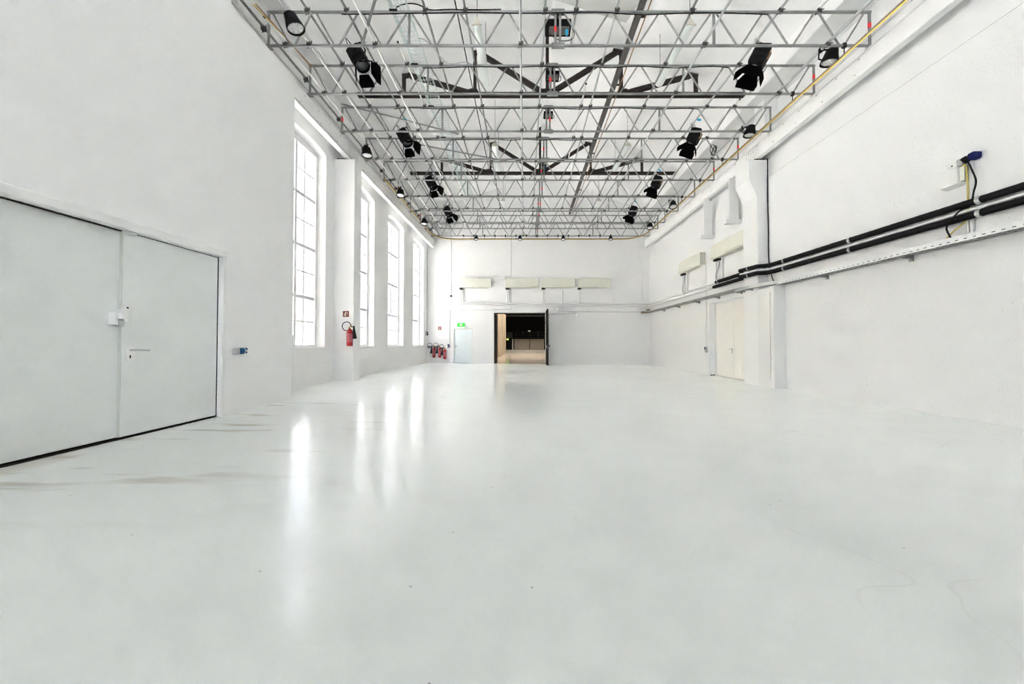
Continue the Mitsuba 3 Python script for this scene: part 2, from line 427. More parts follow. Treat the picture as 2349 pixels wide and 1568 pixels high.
d = struct('door_3', None, None, 'cream double door recessed in the right wall beside the pillar', 'door')
for y0, y1 in ((11.80, 12.925), (12.935, 14.14)):
    part(d, 'leaf', cbx(7.94, 8.0, y0, y1, -0.135, 2.78, 0.004), 'cream_door')
part(d, 'frame', cat([bx(7.90, 8.05, 14.125, 14.17, -0.3, 2.83), bx(7.90, 8.05, 11.76, 11.80, -0.3, 2.83), bx(7.90, 8.05, 11.76, 14.17, 2.78, 2.84), bx(8.0, 8.06, 11.76, 14.17, -0.3, 2.84)]), 'white_enamel')
part(d, 'handle', cat([bx(7.93, 7.942, 13.02, 13.06, 0.80, 1.0), tube([[7.945, 13.04, 0.97], [7.885, 13.04, 0.97], [7.885, 13.19, 0.965]], 0.011)]), 'grey_plastic', 40)
for x in (7.70, 7.80):
    part(d, 'hook', tube([[x, 14.13, -0.12], [x + 0.055, 14.13, -0.12]], 0.02), 'dark_steel')

d = struct('door_4', None, None, 'open double doorway into the dark stage hall', 'door')
part(d, 'frame', cat([bx(-2.0, -1.86, YF - 0.07, YF + 0.3, -0.2, 3.24), bx(1.29, 1.36, YF - 0.04, YF + 0.3, -0.2, 3.12), cbx(-1.87, 1.33, YF - 0.07, YF + 0.3, 3.06, 3.13)]), 'white_enamel')
part(d, 'header', bx(-1.86, 1.29, YF - 0.02, YF + 0.28, 3.02, 3.065), 'dark_steel')
rl = part(d, 'leaf', cbx(1.30, 1.365, 19.45, 20.9, -0.06, 3.17, 0.004), 'black_paint', label='dark leaf folded open into the hall')
part(rl, 'handle', cat([cbx(1.255, 1.41, 19.50, 19.54, 0.98, 1.04), cbx(1.29, 1.375, 19.47, 19.56, 0.85, 1.12), tube([[1.20, 19.52, 1.0], [1.46, 19.52, 1.0]], 0.012)]), 'grey_plastic')
part(d, 'leaf', cbx(-1.855, -1.80, 21.2, 22.7, -0.05, 3.05, 0.004), 'dark_steel', label='dark brown leaf swung back into the stage hall')

# ------------------------------------------------------------------ the stage hall beyond the doorway
TZ = -0.06
struct('floor_stage_hall', bx(-6, 6, YF + 0.02, 48.5, -0.35, TZ), 'theatre_floor', 'shiny brown floor of the hall beyond the doorway', 'floor')
struct('wall_stage_hall', cat([bx(-6, 6, 48, 48.3, -0.3, 8.5), bx(-6.2, -6, YF + 0.3, 48.3, -0.3, 8.5), bx(6, 6.2, YF + 0.3, 48.3, -0.3, 8.5), bx(-6.2, 6.2, YF + 0.3, 48.3, 8.3, 8.6),
                               bx(-6.2, -2.0, YF + 0.29, YF + 0.33, -0.3, 8.5), bx(1.37, 6.2, YF + 0.29, YF + 0.33, -0.3, 8.5), bx(-2.1, 1.4, YF + 0.29, YF + 0.33, 3.24, 8.5)]),
       'theatre_black', 'black walls of the stage hall beyond the doorway', 'wall')
S = 47.9 / 783.0
u = np.linspace(0, 1, 260)
cy = 29.5 + 14.5 * u
cx = -2.36 - 0.2 * u + 0.22 * np.sin(u * 2 * math.pi * 6) + 0.05 * np.sin(u * 2 * math.pi * 15 + 1)
v = np.vstack([np.stack([cx, cy, 0 * u + TZ + 0.05], 1), np.stack([cx, cy, 0 * u + 4.75], 1)])
i = np.arange(259)
cm = trimesh.Trimesh(v, np.vstack([np.stack([i, i + 1, i + 261], 1), np.stack([i, i + 261, i + 260], 1)]), process=False)
single('stage_curtain', 'cream pleated curtain on the left of the dark hall beyond the doorway', 'curtain', cm, 'curtain_cloth', True)
k = thing('wall_panelling', 'pale grey panels low on the back wall of the dark hall', 'panel')
for x0, x1 in ((-1.42, 0.70), (0.78, 2.75)):
    part(k, 'panel', cbx(x0, x1, 47.85, 48.0, 0.36, 1.85), 'theatre_panel')
part(k, 'post', bx(-1.72, -1.55, 47.8, 48.0, 0.3, 1.85), 'white_enamel')
single('stage_step', 'white low step across the back of the dark hall', 'step', cbx(-3.2, 2.9, 47.3, 48.0, TZ - 0.02, 0.33), 'cream_door')
k = thing('stage_door', 'black door beside the curtain in the dark hall', 'door')
part(k, 'leaf', bx(-2.75, -1.75, 47.9, 48.0, 0.3, 1.85), 'black_paint')
part(k, 'handle', tube([[-2.66, 47.85, 0.95], [-2.56, 47.85, 0.95]], 0.03), 'bright_steel')
k = thing('slatted_grille', 'dark grey slatted grille above the black door in the dark hall', 'grille')
for j in range(5):
    part(k, 'slat', cbx(-2.75, -1.66, 47.8, 47.95, 1.95 + 0.17 * j, 2.09 + 0.17 * j), 'theatre_grey')
k = thing('balcony_rail', 'black railing above the grey panels in the dark hall', 'railing')
for z in (2.05, 2.3, 2.55, 2.8):
    part(k, 'rail', tube([[-1.4, 47.7, z], [2.8, 47.7, z]], 0.025, 6), 'theatre_grey')
for x in (-0.25, 0.75, 1.95):
    part(k, 'post', tube([[x, 47.7, 1.9], [x, 47.7, 2.95]], 0.035, 6), 'theatre_grey')
single('notice', 'small white notice high on the black back wall of the dark hall', 'notice', bx(0.5, 0.85, 47.6, 47.64, 2.85, 3.05), 'sign_white')
k = thing('exit_lamp', 'yellow-green lit exit lamp above the black door in the dark hall', 'exit sign')
scene[k] = {**mikit.ply(cbx(-2.5, -2.2, 47.6, 47.7, 1.68, 1.90), 'sign_green'), 'emitter': {'type': 'area', 'radiance': rgb(0.03, 0.055, 0.004)}}
k = thing('lighting_grid', 'grey steel lighting grid under the ceiling of the dark hall', 'rig')
for y in (33, 38, 43):
    part(k, 'beam', bx(-2.6, 4, y, y + 0.12, 4.62, 4.74), 'theatre_grey')
for x in (-1.6, 0.3, 2.2):
    part(k, 'tube', tube([[x, 32, 4.9], [x, 46, 4.9]], 0.05, 8), 'theatre_grey')
for j, (x, y) in enumerate(((-0.9, 29.0), (1.5, 29.0), (-0.9, 38.0), (1.5, 38.0))):
    k = thing('ceiling_lamp', ['left lamp nearer the doorway', 'right lamp nearer the doorway', 'left lamp farther from the doorway', 'right lamp farther from the doorway'][j] + ' under the ceiling of the dark hall', 'lamp', 'lamps in the stage hall')
    scene[k] = {**mikit.ply(bx(x - 0.3, x + 0.3, y - 0.3, y + 0.3, 7.8, 7.86), 'white_enamel'), 'emitter': {'type': 'area', 'radiance': rgb(4.0, 3.5, 2.9)}}

# ------------------------------------------------------------------ outside
struct('ground_yard', bx(-120, 60, -90, 90, -0.75, -0.55), 'yard', 'paved yard outside the windows', 'ground')
k = thing('building', 'pale building with yellow window surrounds seen through the windows', 'building')
fac = sbox(-30, -0.6, 46, 14)
holes = []
for c in range(15):
    for r in range(3):
        y0, z0 = -27 + c * 4.8, 0.9 + r * 4.2
        holes.append((y0, y0 + 1.8, z0, z0 + 2.4))
        fac = fac.difference(sbox(y0, z0, y0 + 1.8, z0 + 2.4))
part(k, 'wall', cat([prism(fac, 0, -30.3, -30), bx(-31, -30.25, -30, 46, -0.6, 14)]), 'facade')
part(k, 'cornice', cat([bx(-30, -29.7, -30, 46, 4.2, 4.45), bx(-30, -29.6, -30, 46, 8.4, 8.65), bx(-30, -29.5, -30, 46, 13.5, 14)]), 'facade_yellow')
for y0, y1, z0, z1 in holes:
    part(k, 'window_surround', cat([bx(-30.02, -29.9, y0 - 0.25, y0, z0 - 0.2, z1 + 0.2), bx(-30.02, -29.9, y1, y1 + 0.25, z0 - 0.2, z1 + 0.2), bx(-30.02, -29.85, y0 - 0.3, y1 + 0.3, z1, z1 + 0.3), bx(-30.02, -29.8, y0 - 0.3, y1 + 0.3, z0 - 0.25, z0)]), 'facade_yellow')

single('added_sky_block', 'unseen dark block added beyond the foreground wall to hold back sky light', 'building', bx(-22, -6.6, -6, 7.15, -0.65, 9.6), 'dark_block')  # added out of view to keep sky light off pillar and end wall

# ------------------------------------------------------------------ pillars and crane beams
k = thing('pillar', 'white square pillar on the left with the fire extinguisher', 'pillar')
part(k, 'shaft', cbx(XL - 0.1, -5.35, 10.68, 11.13, -0.3, 7.0, 0.012), 'white_paint')
part(k, 'bearing_plate', bx(-5.95, -5.62, 10.75, 11.10, 6.99, 7.06), 'dark_steel')
k = thing('pillar', 'white pillar with a tapered head on the right under the beam', 'pillar')
prof = Polygon([(7.355, -0.4), (7.355, 5.84), (7.11, 6.37), (7.11, 6.995), (7.85, 6.995), (7.85, -0.4)])
part(k, 'shaft', prism(prof, 1, 10.72, 11.42), 'white_paint')
part(k, 'bearing_plate', bx(7.33, 7.66, 10.76, 11.35, 6.99, 7.05), 'dark_steel')
k = thing('pillar_casing', 'low white boxed casing in front of the right pillar', 'casing')
part(k, 'front_panel', cat([cbx(7.335, 7.40, 10.04, 10.719, -0.3, 2.86, 0.002)]), 'white_enamel')
part(k, 'side_panel', cbx(7.33, 7.70, 10.02, 10.06, -0.3, 2.89, 0.004), 'white_enamel')
part(k, 'cover_strip', cbx(7.318, 7.335, 10.155, 10.18, 0.10, 2.72, 0.003), 'pale_grey')
single('corner_casing', 'low white box casing behind the foreground wall corner', 'casing', cbx(XL, -5.36, 7.30, 7.93, -0.1, 1.37, 0.01), 'white_enamel')

ZB, ZT = 7.0, 7.47


def bolt_rows(x, s, ys, zs, r=0.014):
    return cat([tube([[x, y, z], [x + s * 0.018, y, z]], r, 6) for y in ys for z in zs])


for side, xr, xw, y0, lab in ((-1, -5.53, -5.70, 7.24, 'white crane beam along the left window wall'), (1, 7.36, 7.52, -5.9, 'white crane beam along the right wall')):
    k = thing('crane_beam', lab, 'beam')
    y0 = 5.7 if side < 0 else y0
    part(k, 'web', cbx(min(xr, xw), max(xr, xw), y0, YF - 0.1, ZB + 0.06, ZT, 0.006), 'white_paint')
    part(k, 'bottom_flange', cbx(xr - 0.012 * side * 0, xw, y0, YF - 0.1, ZB + 0.045, ZB + 0.068, 0.004), 'white_enamel')
    part(k, 'top_flange', cbx(xr - side * 0.015, xw + side * 0.05, y0, YF - 0.1, ZT, ZT + 0.03, 0.004), 'white_paint')
    rx = xw + side * 0.06
    part(k, 'rail', cbx(rx, rx + side * 0.09, y0, YF - 0.1, ZT + 0.02, ZT + 0.40, 0.01), 'white_paint')
    part(k, 'rail_lip', cbx(rx - side * 0.03, rx + side * 0.05, y0, YF - 0.1, ZT + 0.40, ZT + 0.44, 0.006), 'pale_tube')
    sp = part(k, 'splice_plate', cbx(xr - side * 0.016, xr, 10.55, 11.25, ZB + 0.10, ZT - 0.03, 0.003), 'white_paint')
    part(sp, 'bolts', bolt_rows(xr - side * 0.016, -side, np.linspace(10.62, 11.18, 6), np.linspace(ZB + 0.15, ZT - 0.08, 4)), 'unit_grey', stuff=True)
    part(k, 'bolts', cat([bolt_rows(xr, -side, np.arange(max(y0, 7.4), 20.5, 0.55), [ZT - 0.06]), bolt_rows(xr, -side, np.arange(max(y0, 7.5), 20.5, 0.83), [ZB + 0.14])]), 'unit_grey', stuff=True)
    if side < 0:
        part(k, 'conduit', tube([[xr - side * 0.01, max(y0, 3), ZB + 0.085], [xr - side * 0.01, YF - 0.1, ZB + 0.085]], 0.007, 6), 'grey_plastic')
for lab, x0, x1 in (('white eaves beam along the top of the left wall', XL - 0.3, -5.45), ('white eaves beam along the top of the right wall', 7.25, 8.1)):
    single('eaves_beam', lab, 'beam', cbx(x0, x1, YB, YF, 8.95, 9.55, 0.02), 'white_paint')
single('wall_pier', 'white pier on the right wall above the crane beam', 'pier', cbx(7.62, 8.1, 10.72, 11.2, 7.50, 9.0, 0.01), 'white_paint')

# ------------------------------------------------------------------ roof trusses
RC = 1.17 + 8.15
for j, y in enumerate((11.06, 16.2)):
    k = thing('roof_truss', f"dark steel roof truss under the white ceiling, {['nearer', 'farther'][j]} of two", 'roof truss')

    def beam(x0, z0, x1, z1, w=0.06, dd=0.06):
        p, q = np.array([x0, z0]), np.array([x1, z1])
        t = (q - p) / np.linalg.norm(q - p)
        n = np.array([-t[1], t[0]]) * w
        return prism(Polygon([p + n, p - n, q - n, q + n]), 1, y - dd, y + dd)

    part(k, 'bottom_chord', cat([bx(-5.75, 7.2, y - 0.07, y - 0.01, RC - 0.06, RC + 0.05), bx(-5.75, 7.2, y + 0.01, y + 0.07, RC - 0.06, RC + 0.05)]), 'dark_steel')
    part(k, 'post', beam(RIDGE_X - 0.1, RC, RIDGE_X - 0.1, RIDGE_Z, 0.05), 'dark_steel')
    for x, h in ((3.17, 1.45), (5.62, 0.66), (-1.62, 1.45), (-3.95, 0.66)):
        part(k, 'post', beam(x, RC, x, RC + h, 0.045), 'dark_steel')
    for x0, h0, x1, h1 in ((RIDGE_X, 0.05, 3.05, 1.43), (RIDGE_X - 0.2, 0.05, -1.55, 1.43), (3.3, 0.05, 5.45, 0.64), (-1.75, 0.05, -3.75, 0.64)):
        part(k, 'brace', beam(x0, RC + h0, x1, RC + h1, 0.065), 'dark_steel')
    for x, w in ((RIDGE_X - 0.1, 0.28), (-1.68, 0.24), (3.24, 0.24)):
        part(k, 'gusset', prism(Polygon([(x - w, RC), (x + w, RC), (x + w * 0.5, RC + 0.2), (x - w * 0.5, RC + 0.2)]), 1, y - 0.02, y + 0.02), 'dark_steel')
    for x0, h0, x1 in ((2.9, 1.47, 3.2), (5.35, 0.68, 5.68), (-3.68, 0.68, -4.0), (-1.35, 1.47, -1.66)):
        part(k, 'cleat', beam(x0, RC + h0, x1, RC + h0 - 0.08, 0.04), 'dark_steel')
k = thing('monorail', 'long dark rail hung under the roof trusses, right of centre', 'rail')
part(k, 'beam', cat([bx(2.72, 2.84, 5.0, YF, 9.12, 9.145), bx(2.765, 2.795, 5.0, YF, 9.145, 9.25), bx(2.72, 2.84, 5.0, YF, 9.25, 9.27)]), 'rail_grey')
part(k, 'conduit', tube([[2.95, 5, 9.14], [2.95, YF, 9.14]], 0.016, 6), 'rust', label='rusty orange conduit beside the rail')
for y in (8.2, 10.4, 14.2, 17.6):
    part(k, 'cross_tie', bx(2.8, 2.97, y, y + 0.04, 9.15, 9.18), 'dark_steel')
c = np.array([2.92, 9.66])
e0, e1 = np.array([-1.67, -0.52]) / 1.749, np.array([0.297, -0.955])
pg = Polygon([c, c + e0 * 2.6, c + e0 * 2.6 + e1 * 1.5, c + e1 * 1.5])
k = thing('ceiling_box', 'white angular ventilation box under the ceiling at the top edge', 'ventilation box')
part(k, 'casing', prism(pg, 2, 10.38, 11.2), 'pale_grey')  # white box given grey to stand for the shade on it
part(k, 'bracket', bx(2.95, 3.05, 9.1, 9.3, 10.5, 10.62), 'grey_plastic')

# ------------------------------------------------------------------ the lattice girders
TRUSS_Y = [7.21, 8.62, 10.16, 11.72, 13.22, 14.74, 16.33, 17.87, 18.82, 20.13]
ZC, ZH, TR = CAM_Z + 6.38, 0.73, 0.0275
tops = [-5.45, -4.52, -3.52, -2.47, -1.43, -0.38, 0.62], [0.80, 1.86, 2.94, 4.06, 5.16, 6.26, 7.34]
bots = [-4.97, -4.02, -3.01, -1.93, -0.90, 0.13], [1.32, 2.38, 3.47, 4.60, 5.70, 6.80]
proto = []
for z, nm in ((ZC, 'bottom_chord'), (ZC + ZH, 'top_chord')):
    for x0, x1 in ((-5.51, 0.70), (0.72, 7.43)):
        proto.append((nm, mikit.ply(tube([[x0, 0, z], [x1, 0, z]], TR, 10), 'galvanised_steel', smooth=40)))
for x in (-5.48, -2.47, 0.665, 0.765, 4.06, 7.40):
    proto.append(('post', mikit.ply(tube([[x, 0, ZC], [x, 0, ZC + ZH]], TR * 0.95, 10), 'galvanised_steel', smooth=40)))
for tp, bt in zip(tops, bots):
    for j, b in enumerate(bt):
        for t, s in ((tp[j], -1), (tp[j + 1], 1)):
            proto.append(('brace', mikit.ply(tube([[t - s * 0.05, 0, ZC + ZH - TR * 0.5], [b + s * 0.055, 0, ZC + TR * 0.5]], 0.0185, 8), 'galvanised_steel', smooth=40)))
tape = mikit.ply(tube([[0, 0, 0], [0, 0, 0.11]], TR * 1.08, 12), 'red_tape', smooth=40)
joints = [mikit.ply(cat([cbx(0.58, 0.86, -0.04, 0.04, z - 0.045, z + 0.045)] + [tube([[x, -0.06, z], [x, 0.06, z]], 0.012, 6) for x in (0.6, 0.68, 0.76, 0.84)]), 'galvanised_steel') for z in (ZC, ZC + ZH)]
TAPES = {0: [0.665, 7.40], 1: [0.665, 7.40], 2: [0.765, -5.48], 3: [0.665, 7.40], 4: [0.665, 7.40], 5: [0.765, -5.48], 6: [0.665, 0.765], 7: [0.765, -5.48], 8: [0.665, -5.48], 9: [0.765]}
for j, y in enumerate(TRUSS_Y):
    k = thing('lattice_girder', f'{ORD[j]} galvanised lattice girder across the hall, counted from the front', 'lattice girder', None)
    W = T().translate([0, y, 0])
    for nm, ply_d in proto:
        part(k, nm, {**ply_d, 'to_world': W}, None)
    for jt in joints:
        part(k, 'joint_sleeve', {**jt, 'to_world': W}, None)
    for x in TAPES[j]:
        part(k, 'tape', {**tape, 'to_world': T().translate([x, y, ZC + (0.30 if x < 7 else 0.38)])}, None, label='red tape band')
    for x in (-5.49, 7.42):
        part(k, 'foot', cbx(x - 0.07, x + 0.07, y - 0.07, y + 0.07, ZT + 0.03, ZT + 0.06), 'galvanised_steel')

# ------------------------------------------------------------------ tubes along the hall, with their couplers
coupler = cat([cbx(-0.045, 0.045, -0.04, 0.04, -0.048, -0.002, 0.01), cbx(-0.04, 0.04, -0.045, 0.045, 0.0, 0.046, 0.01), tube([[0.05, 0.0, -0.03], [0.05, 0, 0.075]], 0.010, 6),
               tube([[-0.05, 0.03, -0.06], [-0.05, 0.03, 0.03]], 0.010, 6), tube([[-0.02, -0.06, -0.02], [0.06, -0.06, -0.02]], 0.009, 6)])
coupler_ply = mikit.ply(coupler, 'coupler_steel')
PB, PT = ZC + 0.056, ZC + ZH + 0.056
tubes = [
    # x, z, y0, y1, radius, material, label
    (-5.59, ZC + 0.40, 5.2, 20.4, 0.026, 'galvanised_steel', 'dark tube along the left ends of the girders, clamped halfway up their posts'),
    (-5.12, PB, 6.62, 20.2, 0.024, 'pale_tube', 'pale tube on the lower chords nearest the left beam'),
    (-4.61, PB, 4.6, 19.2, 0.024, 'pale_tube', 'pale tube on the lower chords, second from the left'),
    (-4.66, PT, 4.6, 18.2, 0.024, 'galvanised_steel', 'grey tube on the upper chords nearest the left side'),
    (-3.82, PT, 4.6, 18.4, 0.025, 'galvanised_steel', 'grey tube carrying the left row of big stage lights'),
    (-3.20, PB, 4.6, 18.4, 0.024, 'pale_tube', 'pale tube on the lower chords, right of the left stage lights'),
    (-3.01, PT, 8.0, 18.2, 0.022, 'pale_tube', 'grey tube on the upper chords starting left of the wire tray at the second girder'),
    (-2.13, PT, 4.6, 18.2, 0.024, 'galvanised_steel', 'grey tube on the upper chords just right of the wire tray'),
    (-1.46, PT + 0.02, 4.6, 14.0, 0.013, 'dark_steel', 'thin dark rod over the upper chords left of the lamp row'),
    (-1.27, PT, 4.6, 18.0, 0.024, 'galvanised_steel', 'grey tube on the upper chords beside the left tube lamps'),
    (-0.083, PB, 4.6, 20.2, 0.026, 'bright_steel', 'bright tube down the middle on the lower chords'),
    (0.445, PT, 4.6, 20.2, 0.024, 'bright_steel', 'bright tube on the upper chords left of the centre posts'),
    (1.105, PT, 4.6, 8.1, 0.026, 'bright_steel', 'short bright tube ending just past the nearest girder'),
    (1.98, PT, 4.6, 18.0, 0.024, 'bright_steel', 'bright tube on the upper chords right of the centre posts'),
    (1.70, PT, 9.3, 13.0, 0.024, 'pale_tube', 'short pale tube on the upper chords between the second and fourth girders'),
    (3.60, PT, 4.6, 18.4, 0.024, 'galvanised_steel', 'grey tube on the upper chords beside the right tube lamps'),
    (3.86, PB, 4.6, 18.4, 0.026, 'bright_steel', 'bright tube on the lower chords right of the right tube lamps'),
    (5.49, PT, 4.6, 18.6, 0.026, 'bright_steel', 'bright tube carrying the right row of big stage lights'),
    (6.32, PT, 4.6, 7.6, 0.022, 'pale_tube', 'short pale tube at the right end of the nearest girder'),
    (6.32, PT, 9.9, 18.2, 0.022, 'pale_tube', 'pale tube on the upper chords starting before the third girder at the right'),
    (6.50, PB, 4.6, 18.8, 0.032, 'bright_steel', 'thick bright tube with cables carrying the right row of small spotlights'),
]
for x, z, y0, y1, r, m, lab in tubes:
    k = thing('scaffold_tube', lab, 'tube')
    part(k, 'tube', tube([[x, y0, z], [x, y1, z]], r, 10), m, 40)
    if abs(z - PB) < 0.01 or abs(z - PT) < 0.01 or z < PT:
        for y in TRUSS_Y:
            if y0 < y < y1 and r > 0.015:
                part(k, 'coupler', {**coupler_ply, 'to_world': T().translate([x, y, z - 0.028])}, None)
    part(k, 'end_cap', tube([[x, y0 - 0.012, z], [x, y0 + 0.01, z]], r * 1.06, 10), 'black_rubber')
single('brace_tube', 'inclined grey tube crossing the nearest girder beside the left stage light', 'tube', tube([[-3.46, 7.15, ZC - 0.06], [-2.62, 6.2, ZC + 0.45]], 0.026, 10), 'galvanised_steel', 40)
single('brace_tube', 'long inclined tube across the left bay of the third girder', 'tube', tube([[-5.50, 10.12, ZC + ZH + 0.08], [-2.0, 10.24, ZC - 0.03]], 0.024, 10), 'galvanised_steel', 40)
single('brace_tube', 'long inclined tube across the left bay of the fourth girder', 'tube', tube([[-3.9, 11.66, ZC + ZH - 0.2], [-0.6, 11.78, ZC - 0.03]], 0.022, 10), 'galvanised_steel', 40)
k = thing('strap', 'yellow straps running up to the left end of the second girder', 'strap')
for o in (0, 1):
    part(k, 'band', tube([[-4.77 + 0.05 * o, 5.9, 7.13], [-5.08, 7.15, 7.68], [-5.47 + 0.02 * o, 8.6, ZC + ZH - 0.02]], 0.012, 6), ('gold_track', 'rust')[o])

# wire basket tray
k = thing('wire_tray', 'pale green wire mesh cable tray lying along the upper chords, left of centre', 'cable tray')
wz, xa, xb = PT - 0.02, -2.86, -2.50
ms = [tube([[x, 4.6, z], [x, 16.6, z]], 0.0055, 5) for x, z in [(xa, wz + 0.16), (xa, wz + 0.11), (xa, wz + 0.055), (xa, wz)] + [(xx, wz) for xx in np.linspace(xa, xb, 6)[1:]] + [(xb, wz + 0.055), (xb, wz + 0.11)]]
part(k, 'long_wires', cat(ms), 'tray_wire', stuff=True)
part(k, 'cross_wires', cat([tube([[xa, y, wz + 0.16], [xa, y, wz], [xb, y, wz], [xb, y, wz + 0.11]], 0.0055, 5) for y in np.arange(4.7, 16.6, 0.12)]), 'tray_wire', stuff=True)
for y in TRUSS_Y[:6]:
    part(k, 'bracket', cbx(xa - 0.03, xa + 0.14, y - 0.06, y + 0.06, wz - 0.035, wz - 0.01), 'black_paint')


def cable(name, lab, pts, r=0.010, m='black_rubber', k=8):
    return single(name, lab, 'cable', tube(spline(pts, k), r, 6), m, True)


rng = np.random.default_rng(5)
for j, lab in ((0, 'black cable draped along the upper chord of the nearest girder'), (1, 'black cable draped along the upper chord of the second girder'), (2, 'black cable draped along the upper chord of the third girder'), (3, 'black cable draped along the upper chord of the fourth girder')):
    y = TRUSS_Y[j]
    xs = np.linspace(-3.9 if j != 1 else -2.6, 5.2 if j != 3 else 2.5, 14)
    cable('cable', lab, [[x, y - 0.05, ZC + ZH - 0.05 - 0.05 * rng.random()] for x in xs], 0.0095)
cable('cable', 'black cable looping up over the nearest girder beside the wire tray', [[-2.75, 7.18, ZC + ZH + 0.07], [-2.62, 7.18, ZC + ZH + 0.13], [-2.42, 7.2, ZC + ZH + 0.18], [-2.22, 7.2, ZC + ZH + 0.13], [-2.05, 7.2, ZC + ZH + 0.05], [-1.75, 7.2, ZC + ZH + 0.045], [-1.35, 7.2, ZC + ZH + 0.045], [-0.9, 7.2, ZC + ZH + 0.045], [-0.5, 7.2, ZC + ZH + 0.05]], 0.011)
cable('cable', 'grey cable hanging down from the wire tray to the second girder', [[-2.5, 7.9, PT], [-2.15, 8.2, PT - 0.05], [-1.9, 8.5, PT - 0.10], [-1.6, 8.56, PT - 0.02], [-1.3, 8.58, PT - 0.1]], 0.010, 'grey_plastic')

# dimmer packs by the centre posts
for j, (lab, s, pm) in {0: ('black dimmer box with a blue plug hung at the middle of the nearest girder', 1.0, 'cyan_plastic'), 1: ('small black dimmer box hung at the middle of the second girder', 0.62, None),
                        2: ('black cable box at the middle of the third girder', 0.5, None), 4: ('black box with a blue cover at the middle of the fifth girder', 0.5, 'blue_plastic')}.items():
    k = thing('dimmer_box', lab, 'dimmer')
    y, z, x = TRUSS_Y[j] + 0.22, ZC + ZH - 0.04, 0.72
    part(k, 'casing', cbx(x - 0.26 * s, x + 0.30 * s, y - 0.12, y + 0.12, z - 0.19 * s, z), 'black_paint')
    part(k, 'connector_strip', cbx(x - 0.18 * s, x + 0.26 * s, y - 0.15, y + 0.02, z - 0.245 * s, z - 0.19 * s), 'rail_grey')
    part(k, 'hook', bx(x - 0.02, x + 0.02, y - 0.25, y, z - 0.02, z + 0.01), 'coupler_steel')
    if pm:
        part(k, 'plug', aim(lathe([(0, 0), (0.035, 0), (0.035, 0.07), (0.02, 0.10), (0.012, 0.12), (0, 0.12)], 12), [x + 0.2 * s, y - 0.12, z - 0.26 * s], [0, 0, -1]), pm, 40)
    part(k, 'lead', tube(spline([[x - 0.22 * s, y - 0.1, z - 0.2 * s], [x - 0.1 * s, y - 0.14, z - 0.42 * s], [x + 0.05 * s, y - 0.14, z - 0.5 * s], [x + 0.3 * s, y - 0.13, z - 0.47 * s], [x + 0.32 * s, y - 0.1, z - 0.2 * s]], 6), 0.007, 5), 'black_rubber', True)

# ------------------------------------------------------------------ big stage lights with barn doors


